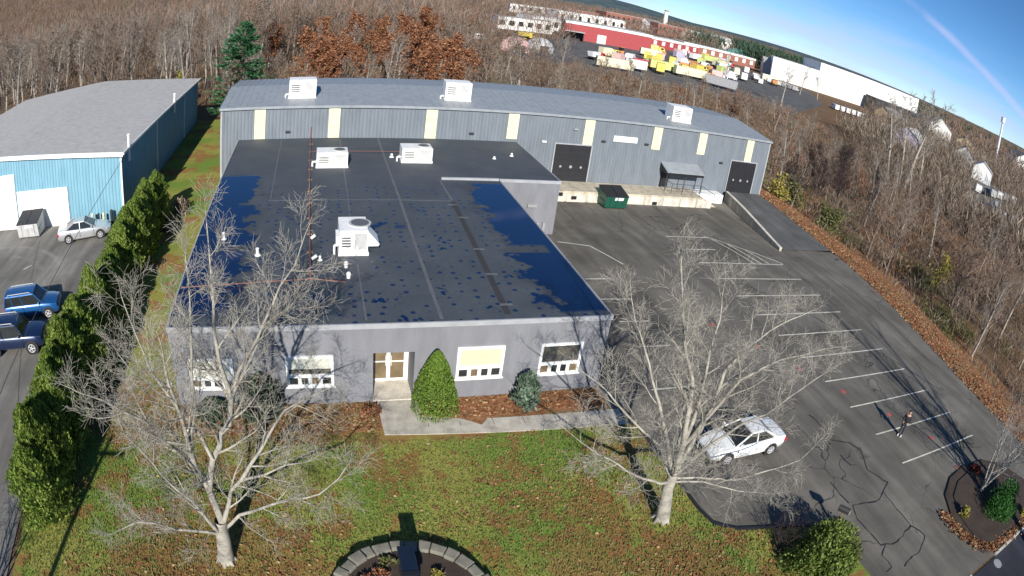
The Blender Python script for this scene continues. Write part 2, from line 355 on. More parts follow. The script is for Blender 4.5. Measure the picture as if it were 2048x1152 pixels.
# ------------------------------------------------------------------ terrain
def ss(a, b, x):
    t = min(1, max(0, (x-a)/(b-a))); return t*t*(3-2*t)
def interp(x, xs, ys): return float(np.interp(x, xs, ys))
def wall_x(y): return 39.96+(y-39.97)*.216            # retaining wall between the dock yard and the drive
EY = [-40, 4, 9.7, 15.6, 23.35, 30, 36.95, 43, 49.4, 55, 60, 140]; EX = [40.5, 41.2, 42.4, 42.7, 44.3, 45.9, 47.4, 47.7, 47.9, 48.4, 49, 56]
def edge_x(y): return interp(y, EY, EX)
def z_lot(y): return -.46*ss(37, 49, y)
def z_drive(y): return .52*ss(38, 53, y)
def z_bank(o, y):      # o = metres beyond the paved edge
    return z_drive(y)*(1-ss(0, 6, o)) + .12*ss(0, 1.2, o)-.12*ss(2, 4, o) - 3.2*ss(3, 11, o)*(1-ss(95, 135, y))
def z_ground(x, y):
    o = x-edge_x(y)
    if o > 13: return -3.26*(1-ss(95, 135, y))*(1-ss(150, 230, x)) - .06
    if o > -4 and y < 140: return -3.4*ss(-3, 10, o)*(1-ss(95, 135, y)) - .35
    if 15 < x and 30 < y < 60: return -.8
    return -.06
def grid(name, xs, ys, zf, m):
    V = np.array([(x, y, zf(x, y)) for y in ys for x in xs]); nx = len(xs)
    Q = np.array([(j*nx+i, j*nx+i+1, (j+1)*nx+i+1, (j+1)*nx+i) for j in range(len(ys)-1) for i in range(nx-1)])
    return npmesh(name, V, Q, m, None, True)
gx = np.concatenate([-np.geomspace(30000, 60, 14), np.arange(-56, 84, 2.0), np.geomspace(84, 30000, 34)])
gy = np.concatenate([-np.geomspace(4000, 26, 8), np.arange(-24, 142, 2.0), np.geomspace(144, 30000, 30)])
tag(grid('ground', gx, gy, z_ground, M['litter']), kind='structure')
def strip(name, rows, m, zf, dz, n=8, kind='structure'):   # rows: (y, x0, x1)
    V = []; Q = []
    for j, (y, x0, x1) in enumerate(rows):
        for i in range(n+1):
            x = x0+(x1-x0)*i/n; V.append((x, y, zf(x, y)+dz))
        if j and rows[j-1][0] < y-1e-6:
            b = (j-1)*(n+1)
            Q += [(b+i, b+i+1, b+n+2+i, b+n+1+i) for i in range(n)]
    o = npmesh(name, np.array(V), np.array(Q), m)
    return tag(o, kind=kind) if kind else o
def rows(y0, y1, fl, fr, st=1.0):
    n = max(1, int(round((y1-y0)/st))); return [(y0+(y1-y0)*i/n, fl(y0+(y1-y0)*i/n), fr(y0+(y1-y0)*i/n)) for i in range(n+1)]
KLy = [3.9, 9.5, 10.6, 11.3, 11.8, 12.2, 12.9, 14, 20.05]; KLx = [20.6, 20.4, 20.0, 19.2, 17.6, 16.0, 14.95, 14.7, 14.5]
def lot_left(y): return interp(y, KLy, KLx)
def lot_right(y): return edge_x(y) if y < 39.97 else wall_x(y)
rw = rows(3.9, 20.05, lot_left, lot_right, .3)+rows(20.06, 42.8, lambda y: 13.74, lot_right)+rows(42.81, 54.1, lambda y: 18.58, lot_right, .5)
zl = lambda x, y: z_lot(y)
strip('parking_lot', rw, M['asphalt'], zl, .0, 12)
strip('driveway', rows(39.97, 60, wall_x, lambda y: edge_x(y)+.05, .5), M['asphalt_drive'], lambda x, y: z_drive(y), .004, 6)
V = []; Q = []; offs = [0, .5, 1.1, 1.8, 2.6, 3.5, 4.5, 6, 8, 11, 14]; ysb = list(np.arange(-30, 96, 1.0)); n = len(offs)
rj = rg(4)
for j, y in enumerate(ysb):
    for i, o in enumerate(offs): V.append((edge_x(y)+o+(rj.uniform(-.22, .22) if i == 0 else 0), y, z_bank(o, y)+(.012 if i == 0 else .03)))
    if j: b = (j-1)*n; Q += [(b+i, b+i+1, b+n+i+1, b+n+i) for i in range(n-1)]
tag(npmesh('bank', np.array(V), np.array(Q), M['leaf_strip'], None, True), kind='structure')
flat = lambda x, y: 0
strip('lawn', rows(3.9, 23.1, lambda y: -13.4, lambda y: lot_left(y) if y < 20.05 else 13.7, .3), M['lawn'], flat, .0, 10)
strip('grass_strip', rows(23.11, 54.1, lambda y: -13.4-(.0 if y < 46 else 1.5), lambda y: -6.5, 1)+rows(54.11, 82, lambda y: -15.6, lambda y: -8.2+.0*y, 1), M['lawn'], flat, -.004, 6)
strip('paved_lot', rows(-20, 46.25, lambda y: -70, lambda y: -13.7, 2), M['asphalt_left'], flat, .0, 10)
strip('road', rows(-12, 3.75, lambda y: -90, lambda y: 90, 2), M['asphalt_road'], flat, -.03, 20)
kb = MB(); kb.box(20.62, 26.4, 3.75, 3.88, -.1, .03).box(29.3, 41.2, 3.75, 3.9, -.1, .1)
tag(kb.build('kerb', M['kerb']), kind='structure')
# kerb between lawn and parking lot
kb = MB(); pts = [(lot_left(y), y) for y in np.arange(9.5, 20.1, .35)]
for (xa, ya), (xb, yb) in zip(pts, pts[1:]):
    d = Vector((xb-xa, yb-ya)).normalized(); nx, ny = d.y*.07, -d.x*.07
    kb.hexa([(xa-nx, ya-ny, -.1), (xa+nx, ya+ny, -.1), (xb+nx, yb+ny, -.1), (xb-nx, yb-ny, -.1)], [(xa-nx, ya-ny, .08), (xa+nx, ya+ny, .08), (xb+nx, yb+ny, .08), (xb-nx, yb-ny, .08)])
tag(kb.build('lawn_kerb', M['tar']), kind='structure')
kb = MB()
for x, y, a in ((-15.6, 41.6, 1.1), (-15.7, 38.2, 1.1), (-22.5, 38.5, .9)): kb.hexa([(x-.45*math.cos(a)-.06, y-.45*math.sin(a), .003), (x-.45*math.cos(a)+.06, y-.45*math.sin(a), .003), (x+.45*math.cos(a)+.06, y+.45*math.sin(a), .003), (x+.45*math.cos(a)-.06, y+.45*math.sin(a), .003)], [(x-.45*math.cos(a)-.06, y-.45*math.sin(a), .008), (x-.45*math.cos(a)+.06, y-.45*math.sin(a), .008), (x+.45*math.cos(a)+.06, y+.45*math.sin(a), .008), (x+.45*math.cos(a)-.06, y+.45*math.sin(a), .008)])
tag(kb.build('lot_marking', M['line']), kind='structure')
# walk and planting beds
wk = MB()
wk.prism([(3.0, 20.75), (14.0, 20.02), (14.1, 21.2), (7.72, 21.42), (7.33, 21.0), (6.6, 21.5), (5.4, 21.85), (4.85, 21.95), (4.8, 23.1), (2.95, 23.1)], -.1, .035)
tag(wk.build('walkway', M['walk']), kind='structure')
js = MB()
for x in (5.0, 6.4, 7.9, 9.3, 10.8, 12.3): js.box(x-.012, x+.012, 21.45-.066*x+.02-.0, 21.55-.03*x+.12 if x > 7.7 else 21.35, .035, .037)
tag(js.build('walkway_joint', M['tar']), kind='structure')
bd = MB(); rb = rg(8)
def bed(poly): bd.prism(poly, -.08, .02)
bed([(4.95, 22.0), (5.4, 21.9), (6.6, 21.55), (7.33, 21.05), (7.74, 21.46), (13.7, 21.25), (13.72, 23.1), (4.95, 23.1)])
bed([(-6.3, 21.2), (-4, 20.9), (-1, 21.1), (1.4, 20.9), (2.9, 21.2), (2.9, 23.1), (-6.4, 23.1)])
tag(bd.build('planting_bed', M['leaf_strip']), kind='structure')
# painted stall lines and marks
def zlx(y): return z_lot(y)
pm = MB()
def pline(x0, y0, x1, y1, w=.1, z=.006):
    n = max(1, int(math.hypot(x1-x0, y1-y0)/1.2)); d = Vector((x1-x0, y1-y0)).normalized(); nx, ny = -d.y*w/2, d.x*w/2
    for i in range(n):
        a, b = i/n, (i+1)/n
        xa, ya, xb, yb = x0+(x1-x0)*a, y0+(y1-y0)*a, x0+(x1-x0)*b, y0+(y1-y0)*b
        pm.add([(xa-nx, ya-ny, zlx(ya)+z), (xb-nx, yb-ny, zlx(yb)+z), (xb+nx, yb+ny, zlx(yb)+z), (xa+nx, ya+ny, zlx(ya)+z)], [(0, 1, 2, 3)])
for i in range(10):
    x, y = 28.914-.0603*i, 37.285-2.7393*i
    pline(x, y, x+8.887, y-.383)
for (a, b) in (((28.9, 42.8), (33.5, 42.75)), ((28.8, 39.9), (32.2, 39.88)), ((17.95, 34.8), (19.9, 34.75)), ((17.9, 32.0), (19.9, 31.9)), ((17.9, 29.2), (19.9, 29.1)), ((17.9, 26.4), (19.9, 26.3)), ((18.4, 41.2), (20.7, 40.35)), ((20.7, 40.35), (21.9, 37.0)), ((33.53, 42.72), (37.9, 37.1)), ((33.53, 42.72), (34.48, 37.1)), ((34.5, 41.2), (35.3, 37.1)), ((35.6, 39.9), (36.2, 37.05)), ((16.8, 19.6), (19.5, 19.5)), ((16.6, 22.4), (19.4, 22.3))): pline(*a, *b)
o = pm.build('parking_line', M['line']); tag(o, kind='structure')
rd = MB()
for x, y in ((24.22, 28.19), (26.02, 25.34), (27.56, 22.47), (29.23, 19.61), (31.11, 16.6), (32.78, 13.53)): rd.prism([(x+.19*math.cos(t*.785), y+.22*math.sin(t*.785)) for t in range(8)], .002, .007)
tag(rd.build('painted_dot', M['reddot']), kind='structure')
pm = MB(); rc = rg(3)
for c in ([[24.75, 16.02], [25.96, 15.41], [26.18, 14.65], [25.44, 13.13], [26.04, 11.81], [24.53, 10.96], [22.6, 11.37], [22.17, 10.41], [22.29, 8.48], [23.42, 8.11], [25.09, 8.67], [25.1, 9.89], [25.24, 11.71]],
          [[22.57, 8.34], [21.98, 7.9], [21.98, 6.99], [21.0, 6.98]], [[22.39, 13.22], [22.41, 11.84], [22.6, 11.37]], [[25.09, 8.67], [25.51, 7.64], [24.41, 7.02], [22.29, 6.64]], [[24.97, 18.28], [25.04, 16.85], [24.6, 15.84]], [[24.51, 14.77], [24.58, 13.88], [25.25, 13.55]],
          [[30.4, 34.2], [33, 30], [36, 24.5], [39, 17]], [[41.5, 43], [42.5, 36], [42.4, 28], [41.3, 20]]):
    q = []
    for (xa, ya), (xb, yb) in zip(c, c[1:]):
        k = max(2, int(math.hypot(xb-xa, yb-ya)/.35))
        q += [(xa+(xb-xa)*i/k+rc.uniform(-.06, .06), ya+(yb-ya)*i/k+rc.uniform(-.06, .06)) for i in range(k)]
    for (xa, ya), (xb, yb) in zip(q, q[1:]): pline(xa, ya, xb, yb, rc.uniform(.04, .11), .004)
tag(pm.build('crack_sealant', M['tar']), kind='structure')
# ------------------------------------------------------------------ office building (black flat roof)
XL, XR, YF, YB, H = -6.48, 13.737, 23.136, 54.15, 4.067
X2, Y2 = 18.59, 42.83
office = thing('office_building', 'low grey office building with a black flat roof and ponded water, white framed windows', 'building', (4, YF, 0))
OX, OY = 4, YF
class LB(MB):     # builds in the building's own coordinates from world numbers
    def __init__(s, ox, oy): super().__init__(); s.o = (ox, oy)
    def build(s, *a, **k):
        s.v = [(x-s.o[0], y-s.o[1], z) for x, y, z in s.v]; return super().build(*a, **k)
def OB(): return LB(OX, OY)
DX0, DX1, DZ = 2.78, 4.62, 2.62     # recessed entry
b = OB()
T = .25
b.box(XL, DX0, YF, YF+T, -.3, H-.06).box(DX1, XR, YF, YF+T, -.3, H-.06).box(DX0, DX1, YF, YF+T, DZ, H-.06)
b.box(XL, XL+T, YF+T, YB, -.3, H-.06).box(XR-T, XR, YF+T, Y2, -.3, H-.06)
b.box(XR-T, X2, Y2, Y2+T, -.8, H-.06).box(X2-T, X2, Y2+T, YB, -.8, H-.06)
b.box(DX0-.15, DX0, YF+T, 24.9, -.3, DZ+.1).box(DX1, DX1+.15, YF+T, 24.9, -.3, DZ+.1).box(DX0, DX1, YF+T, 24.9, DZ, DZ+.1).box(DX0, DX1, 24.74, 24.9, 2.3, DZ)
b.build('wall', M['wall_grey'], office)
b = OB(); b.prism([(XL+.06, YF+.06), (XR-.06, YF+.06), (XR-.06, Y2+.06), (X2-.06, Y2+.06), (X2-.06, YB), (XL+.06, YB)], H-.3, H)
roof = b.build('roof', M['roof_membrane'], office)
b = OB()     # edge flashing all round the roof
e = .05
b.box(XL-e, XR+e, YF-e, YF+.03, H-.2, H+.035).box(XL-e, XL+.03, YF+.03, YB, H-.2, H+.035).box(XR-.03, XR+e, YF+.03, Y2-e, H-.2, H+.035).box(XR+e, X2+e, Y2-e, Y2+.03, H-.2, H+.05).box(X2-.03, X2+e, Y2+.03, YB, H-.2, H+.035)
b.build('roof_edging', M['flash'], office)
b = OB(); b.box(9.45, 13.65, 42.45, 42.63, H, H+.16).box(12.0, 12.06, 42.42, 42.66, H, H+.18); b.build('roof_kerb', M['flash'], office)
b = OB()     # lapped seams of the membrane
def seamline(pts, wd=.13):
    for (xa, ya), (xb, yb) in zip(pts, pts[1:]):
        d = Vector((xb-xa, yb-ya)).normalized(); nx, ny = -d.y*wd/2, d.x*wd/2
        b.hexa([(xa-nx, ya-ny, H-.01), (xb-nx, yb-ny, H-.01), (xb+nx, yb+ny, H-.01), (xa+nx, ya+ny, H-.01)], [(xa-nx, ya-ny, H+.007), (xb-nx, yb-ny, H+.007), (xb+nx, yb+ny, H+.007), (xa+nx, ya+ny, H+.007)])
seamline([(6.0, 53.9), (5.94, 38.2), (5.76, 23.4)], .17); seamline([(-2.6, 38.4), (5.84, 38.25)], .14); seamline([(6.05, 38.25), (9.3, 38.1)], .14)
seamline([(2.63, 53.9), (2.63, 38.45)], .09); seamline([(2.6, 38.1), (2.55, 31.3)], .08); seamline([(2.55, 28.9), (2.5, 23.5)], .09); seamline([(-2.5, 53.8), (-2.46, 38.6)], .08); seamline([(9.3, 42.3), (9.33, 38.3)], .13)
b.build('roof_seam', M['seam'], office)
b = OB(); seamline([(9.33, 37.95), (9.15, 32.0), (8.79, 23.6)], .3); b.build('walk_pad', mat('walk_pad', (.04, .037, .037), .8), office)
b = OB()
for x, y in ((9.2, 35.2), (9.0, 30.6), (8.9, 27.6), (8.75, 24.5), (8.95, 37.4)): b.box(x-.1, x+.5, y-.08, y+.08, H-.005, H+.018)
b.build('roof_patch', M['seam'], office)
def window(x0, x1, z0, z1, blind, gap=0):
    # picture window above four small lights in one white frame
    y = YF; f = OB(); w_ = .13; zm = z0+.36*(z1-z0)
    f.box(x0, x1, y-.07, y+.02, z1-w_, z1).box(x0, x1, y-.07, y+.02, z0, z0+w_).box(x0, x0+w_, y-.07, y+.02, z0+w_, z1-w_).box(x1-w_, x1, y-.07, y+.02, z0+w_, z1-w_)
    f.box(x0+w_, x1-w_, y-.065, y+.02, zm-.09, zm+.09)
    q = (x1-x0-2*w_)/4
    for i in (1, 2, 3): f.box(x0+w_+q*i-.085, x0+w_+q*i+.085, y-.062, y+.02, z0+w_, zm-.09)
    f.box(x0-.06, x1+.06, y-.12, y-.0705, z0-.03, z0+.045)
    fr = f.build('window', M['white'], office)
    p = OB(); p.box(x0+w_, x1-w_, y-.02, y+.012, zm+.09, z1-w_)
    if gap: p = OB(); p.box(x0+w_, x1-w_, y-.02, y+.012, zm+.09, zm+.09+gap)
    if gap or not blind: p.build('pane', M['glass_pane'], fr)
    if blind: bl = OB(); bl.box(x0+w_, x1-w_, y-.03, y+.01, zm+.09+gap, z1-w_); bl.build('blind', M[blind], fr)
    for i in range(4):
        p = OB(); xa = x0+w_+q*i+(.085 if i else 0); xb = x0+w_+q*(i+1)-(.085 if i < 3 else 0)
        p.box(xa, xb, y-.02, y+.012, z0+w_, zm-.09); p.build('pane', M['glass_brown' if (i+int(x0)) % 3 == 1 else 'glass_dark'], fr)
M['blind_dim'] = mat('blind_dim', (.6, .6, .52), .6)
window(-5.72, -3.55, .92, 2.5, 'blind_dim'); window(-1.12, 1.03, .98, 2.6, 'blind_dim', .26); window(6.52, 8.7, 1.06, 2.77, 'blind'); window(10.42, 12.52, 1.02, 2.74, None)
# double glass door in the recess
fr = OB(); yd = 24.70
fr.box(DX0, DX0+.07, yd-.04, yd+.03, .08, 2.3).box(DX1-.12, DX1, yd-.04, yd+.03, .08, 2.3).box(DX0+.07, DX1-.12, yd-.04, yd+.03, 2.2, 2.3)
xm = (DX0+DX1)/2-.02
dframe = fr.build('door_frame', M['white'], office)
for xa, xb in ((DX0+.07, xm), (xm, DX1-.12)):
    d = OB(); d.box(xa, xa+.09, yd-.06, yd-.01, .08, 2.2).box(xb-.09, xb, yd-.06, yd-.01, .08, 2.2).box(xa+.09, xb-.09, yd-.06, yd-.01, 2.1, 2.2).box(xa+.09, xb-.09, yd-.06, yd-.01, .08, .2).box(xa+.09, xb-.09, yd-.065, yd-.01, 1.12, 1.18)
    do = d.build('door', M['white'], office)
    g = OB(); g.box(xa+.09, xb-.09, yd-.045, yd-.02, .2, 2.1); g.build('door_glass', M['glass_brown'], do)
    h = OB(); hx = xb-.13 if xb == xm else xa+.13; h.cyl((hx, yd-.11, .95), (hx, yd-.11, 1.5), .018).cyl((hx, yd-.12, .97), (hx, yd-.06, .97), .013).cyl((hx, yd-.12, 1.48), (hx, yd-.06, 1.48), .013); h.build('handle', M['offwhite'], do)
b = OB(); b.box(DX0, DX1, YF-.02, 24.74, -.2, .08); b.build('entry_floor', M['step'], office)
b = OB(); b.box(13.3, 13.42, YF-.06, YF-.001, .1, H-.2); b.build('downspout', M['wall_grey'], office)
b = OB(); b.box(16.2, 16.9, Y2-.18, Y2-.001, 2.0, 2.25); b.box(17.1, 17.3, Y2-.2, Y2-.001, -.1, .8); b.box(17.6, 17.8, Y2-.2, Y2-.001, -.1, .8); b.build('electric_meter', M['greypaint'], office)
# roof vents: short white pipes
def roof_vent(x, y, hgt, r, label):
    t = thing('roof_vent', label, 'vent', (x, y, H)); m = MB(); m.cyl((0,0,0), (0,0,hgt), r*.8, r*.7, 10).cyl((0,0,0), (0,0,.04), r*1.7, r*1.4, 10); m.build('vent_stack', M['white'], t, 40)
    m = MB(); m.cyl((0,0,hgt), (0,0,hgt+.06), r*1.0, r*.6, 10); m.build('cap', M['white'], t, 40)
for a in ((-2.68, 30.25, .35, .11, 'white vent pipe on the black roof behind the left bare tree, nearest the street'), (-4.82, 32.46, .35, .1, 'white vent pipe close to the left edge of the black roof'), (.66, 29.49, .18, .08, 'stub vent beside the rusty roof pipe bend'), (6.54, 48.09, .22, .12, 'pale vent stub left of the right rear roof unit'), (16.67, 49.32, .2, .11, 'pale vent stub on the rear right bay of the black roof'), (14.9, 48.3, .14, .1, 'low vent stub at the rear right, left of another stub')): roof_vent(*a)
# rusty gas pipe on blocks
t = thing('gas_pipe', 'rust red gas pipe running along the black roof on small blocks', 'pipe', (.15, 40, H))
m = MB(); m.path([(0,-12.8,.12), (-.03,0,.12), (-.08,14.1,.12)], .05).path([(-6.5,-13.4,.12), (0,-12.8,.12), (1.7,-13.2,.12)], .03).path([(-.05,9.4,.12), (7.2,9.3,.12)], .022).path([(-.08,14.1,.12), (-.08,14.1,1.0)], .05); m.build('pipe_run', M['pipe'], t, 50)
m = MB()
for y in np.arange(-12, 14, 2.4): m.box(-.18, .14, y-.07, y+.07, 0, .07)
for x in (-5, -3, -1.2, 1.0): m.box(x-.07, x+.07, -13.4+.09*(x+6.5)-.15, -13.4+.09*(x+6.5)+.15, 0, .08)
m.build('pipe_block', M['wood'], t)
m = MB(); m.cyl((.07,-8,.12), (.3,-8,.3), .09).cyl((.1,-10.6,.12), (.35,-10.6,.3), .09); m.build('valve', M['offwhite'], t, 40)
t = thing('roof_vent', 'pair of yellowish vent caps by the front roof unit', 'vent', (1.95, 28.0, H)); m = MB(); m.cyl((0,.6,0), (0,.6,.2), .1).ball((0,.6,.2), .13).cyl((.05,-.55,0), (.05,-.55,.2), .1).ball((.05,-.55,.2), .13); m.build('vent_stack', M['offwhite'], t, 40)
# roof units
def roof_unit(name, label, x, y, rz, dx, dy, hz, z=H, fan=True, hood=False, tilt=0, group=None):
    t = thing(name, label, 'roof unit', (x, y, z), rz, group)
    m = MB(); m.box(-dx/2-.05, dx/2+.05, -dy/2-.05, dy/2+.05, -.25, .16); m.build('kerb_frame', M['offwhite'], t, bevel=.02)
    m = MB(); m.box(-dx/2, dx/2, -dy/2, dy/2, .16, hz); m.build('casing', M['hvac'], t, bevel=.035)
    m = MB(); m.box(-dx*.47, -dx*.06, -dy/2-.012, -dy/2+.01, hz*.3, hz*.9)
    m.build('panel', M['hvac'], t, bevel=.01)
    g = MB()
    for i in range(4): g.box(-dx*.42, -dx*.11, -dy/2-.03, -dy/2-.012, hz*(.36+.11*i), hz*(.36+.11*i)+.06*hz)
    g.build('louvre', M['grille'], t)
    g = MB(); g.box(dx*.03, dx*.46, -dy/2-.014, -dy/2+.01, hz*.24, hz*.9); g.build('coil_grille', M['hvacgrey'], t)
    if fan:
        g = MB(); g.cyl((dx*.24, 0, hz), (dx*.24, 0, hz+.06), dy*.3, dy*.3, 18); f = g.build('fan_guard', M['hvacgrey'], t, 40)
        g = MB(); g.cyl((dx*.24, 0, hz+.055), (dx*.24, 0, hz+.07), dy*.24, dy*.24, 18); g.build('fan', M['grille'], f)
    if hood:
        g = MB(); g.slabY([(dx/2, hz*.3), (dx/2+.55, hz*.3), (dx/2+.62, hz*.38), (dx/2, hz*.92)], -dy*.4, dy*.25); g.build('intake_hood', M['hvac'], t, bevel=.02)
        g = MB(); g.path([(-dx/2-.02, -dy*.4, .5), (-dx/2-.25, -dy*.4, .5), (-dx/2-.25, -dy*.4, 0)], .06); g.box(-dx/2-.16, -dx/2, -dy*.35, dy*.1, .4, hz*.7); g.build('conduit', M['white'], t, 40)
    else:
        g = MB(); g.path([(-dx/2-.02, -dy*.2, .35), (-dx/2-.3, -dy*.2, .35), (-dx/2-.3, -dy*.2, .0)], .07); g.build('conduit', M['white'], t, 40)
    return t
roof_unit('roof_unit', 'white rooftop air unit at the rear of the black roof beside the rusty pipe', 1.75, 46.0, 0, 2.35, 1.6, 1.15)
roof_unit('roof_unit', 'white rooftop air unit at the rear of the black roof, right of the first', 8.3, 47.3, 0, 2.35, 1.6, 1.15)
roof_unit('roof_unit', 'tall white rooftop unit with a side hood in the middle of the black roof', 2.42, 30.95, 0, 1.5, 2.0, 1.35, hood=True)
# ------------------------------------------------------------------ grey metal warehouse
WX0, WX1, WY, WY2, WH, WF = -8.16, 48.22, 54.157, 69.5, 6.96, .55
ware = thing('metal_warehouse', 'long grey ribbed metal warehouse with pale strip panels behind the black roof', 'building', (20, WY, 0))
def WB(): return LB(20, WY)
def ribbed(b, x0, x1, y, z0, z1, pitch=.32, depth=.045, axis='x', side=-1):
    n = int(round((x1-x0)/pitch)); p = (x1-x0)/n; prof = []
    for i in range(n):
        a = x0+i*p; prof += [(a, 0), (a+p*.55, 0), (a+p*.68, depth), (a+p*.87, depth)]
    prof.append((x1, 0)); vs = []
    for u, d in prof:
        q = (u, y+side*d) if axis == 'x' else (y+side*d, u)
        vs += [(q[0], q[1], z0), (q[0], q[1], z1)]
    b.add(vs, [(2*i, 2*i+2, 2*i+3, 2*i+1) for i in range(len(prof)-1)])
b = WB(); b.box(WX0+.01, WX1-.01, WY+.02, WY2, -.5, WH-.05)
b.slabX([(WY+.02, WH-.05), (WY2, WH-.05), (61.6, 7.5)], WX0+.01, WX1-.01)
ribbed(b, WX0, WX1, WY+.015, -.4, WH-.03); ribbed(b, WY+.02, WY2, WX1, -.4, WH-.03, axis='y', side=1); ribbed(b, WY+.02, WY2, WX0, -.4, WH-.03, axis='y', side=-1)
b.build('wall', M['metal_wall'], ware)
b = WB(); n = 92; p = (WX1-WX0+.3)/n
for sgn in (0, 1):
    ya, za, yb, zb = (WY-.12, WH-.015, 61.6, 7.58) if sgn == 0 else (61.6, 7.58, WY2+.12, WH-.015)
    b.hexa([(WX0-.15, ya, za), (WX1+.15, ya, za), (WX1+.15, yb, zb), (WX0-.15, yb, zb)], [(WX0-.15, ya, za+.05), (WX1+.15, ya, za+.05), (WX1+.15, yb, zb+.05), (WX0-.15, yb, zb+.05)])
    for i in range(n+1):
        x = WX0-.15+p*i; b.hexa([(x-.03, ya, za+.03), (x+.03, ya, za+.03), (x+.03, yb, zb+.03), (x-.03, yb, zb+.03)], [(x-.02, ya, za+.075), (x+.02, ya, za+.075), (x+.02, yb, zb+.075), (x-.02, yb, zb+.075)])
b.build('roof', M['metal_roof'], ware)
b = WB(); b.box(WX0-.16, WX1+.16, WY-.22, WY-.125, WH-.16, WH+.06); b.build('gutter', M['metal_roof'], ware)
b = WB(); b.box(WX0-.06, WX0+.12, WY-.06, WY-.035, -.3, WH-.16).box(WX1-.12, WX1+.06, WY-.06, WY-.035, .5, WH-.16).box(WX1-.13, WX1-.121, WY-.055, WY-.03, .5, WH-.16); b.build('corner_trim', M['flash'], ware)
for x, zb in ((-4.55, 4.1), (2.08, 4.1), (10.6, 4.1), (18.05, 4.36), (25.55, 4.22), (33.05, 4.38), (38.65, 4.38), (45.25, 4.22)):
    b = WB(); b.box(x-.5, x+.5, WY-.075, WY-.032, zb, 6.75); b.build('strip_panel', M['panel'], ware)
def rollup(x0, x1, z0, z1):
    b = WB(); n = 7; hz = (z1-z0)/n
    for i in range(n): b.box(x0, x1, WY-.075, WY-.02, z0+hz*i+.012, z0+hz*(i+1)-.012)
    b.box(x0, x1, WY-.06, WY-.02, z0, z1)
    o = b.build('rollup_door', M['doorblack'], ware)
    b = WB(); b.box(x0-.12, x0, WY-.1, WY-.03, z0, z1+.12).box(x1, x1+.12, WY-.1, WY-.03, z0, z1+.12).box(x0, x1, WY-.1, WY-.03, z1, z1+.12); b.build('jamb', M['flash'], o)
    b = WB(); xm = (x0+x1)/2
    for dx in (-1.05, 0, 1.05): b.cyl((xm+dx, WY-.1, z0+1.42), (xm+dx, WY-.07, z0+1.42), .12 if dx else .15, n=10)
    b.build('door_window', M['greypaint'], o)
rollup(22.4, 26.05, WF, 4.15); rollup(43.03, 46.7, WF, 4.13)
b = WB(); b.box(28.2, 30.85, WY-.14, WY-.03, 4.82, 5.42); b.build('sign_panel', M['white'], ware, bevel=.04)
for x, z, mm in ((21.2, 4.3, 'white'), (24.17, 5.7, 'greypaint'), (27.2, 4.75, 'dark'), (31.95, 4.85, 'dark'), (41.6, 3.75, 'dark'), (-2.0, 4.7, 'dark'), (14.3, 4.7, 'dark')):
    b = WB(); b.box(x-.22, x+.22, WY-.2, WY-.03, z-.09, z+.09); b.build('wall_lamp', M[mm], ware, bevel=.03)
# lean-to canopy over the staff door
b = WB(); b.hexa([(34.0, WY-.03, 3.14), (38.6, WY-.03, 3.14), (38.6, WY-1.7, 2.55), (34.0, WY-1.7, 2.55)], [(34.0, WY-.03, 3.24), (38.6, WY-.03, 3.24), (38.6, WY-1.7, 2.63), (34.0, WY-1.7, 2.63)])
can = b.build('canopy', M['metal_roof'], ware)
b = WB(); b.slabX([(WY-.03, 2.35), (WY-.03, 3.13), (WY-1.66, 2.54), (WY-1.66, 2.35)], 34.02, 34.06); b.slabX([(WY-.03, 2.35), (WY-.03, 3.13), (WY-1.66, 2.54), (WY-1.66, 2.35)], 38.54, 38.58); b.box(34.06, 38.54, WY-1.68, WY-1.64, 2.3, 2.54); b.build('fascia', M['black'], can)
b = WB(); [b.cyl((x, WY-1.6, WF), (x, WY-1.6, 2.5), .045) for x in (34.1, 36.3, 38.5)]; b.build('post', M['rail'], can)
b = WB(); b.box(34.3, 35.3, WY-.06, WY-.02, WF, 2.6); b.build('staff_door', M['doorblack'], ware)
roof_unit('roof_unit', 'white box unit standing on the left end of the grey metal roof', -.95, 57.4, R(2), 2.5, 1.9, 1.75, 7.15, fan=False)
roof_unit('roof_unit', 'white box unit standing midway along the grey metal roof', 13.3, 57.3, R(-3), 2.4, 1.9, 1.75, 7.15, fan=False)
roof_unit('roof_unit', 'white box unit on the right part of the grey metal roof', 36.9, 57.0, R(-4), 2.3, 1.8, 1.7, 7.12, fan=False)
# loading dock, its stair and rails
dock = thing('loading_dock', 'tan concrete loading dock along the foot of the grey warehouse', 'dock', (29, 52.6, 0))
b = LB(29, 52.6); b.box(18.6, 38.2, 51.1, WY-.05, -.9, WF-.02); b.build('platform', M['concrete'], dock, bevel=.03)
b = LB(29, 52.6)
for x in np.arange(18.9, 38, 2.05): b.box(x, x+1.85, 51.02, 51.099, -.6, WF-.2+.0*x)
b.build('face_slab', M['step'], dock, bevel=.02)
b = LB(29, 52.6)
for x, z in ((19.1, .25), (22.0, .25), (23.4, -.05), (32.0, -.25)): b.box(x, x+.5, 50.9, 51.019, z-.13, z+.17)
b.build('bumper', M['black'], dock, bevel=.02)
b = LB(29, 52.6)
for i in range(6): b.box(38.21+.34*i, 38.55+.34*i, 51.5, 52.7, -.9, WF-.02-.16*(i+1))
b.build('stair', M['concrete'], dock, bevel=.01)
b = LB(29, 52.6); b.box(38.21, 41.9, 52.75, WY-.06, -.9, WF-.03); b.build('landing', M['white'], dock, bevel=.02)
b = LB(29, 52.6)
for x in (34.5, 35.8, 37.1, 38.1): b.cyl((x, 51.9, WF-.02), (x, 51.9, 1.6), .03)
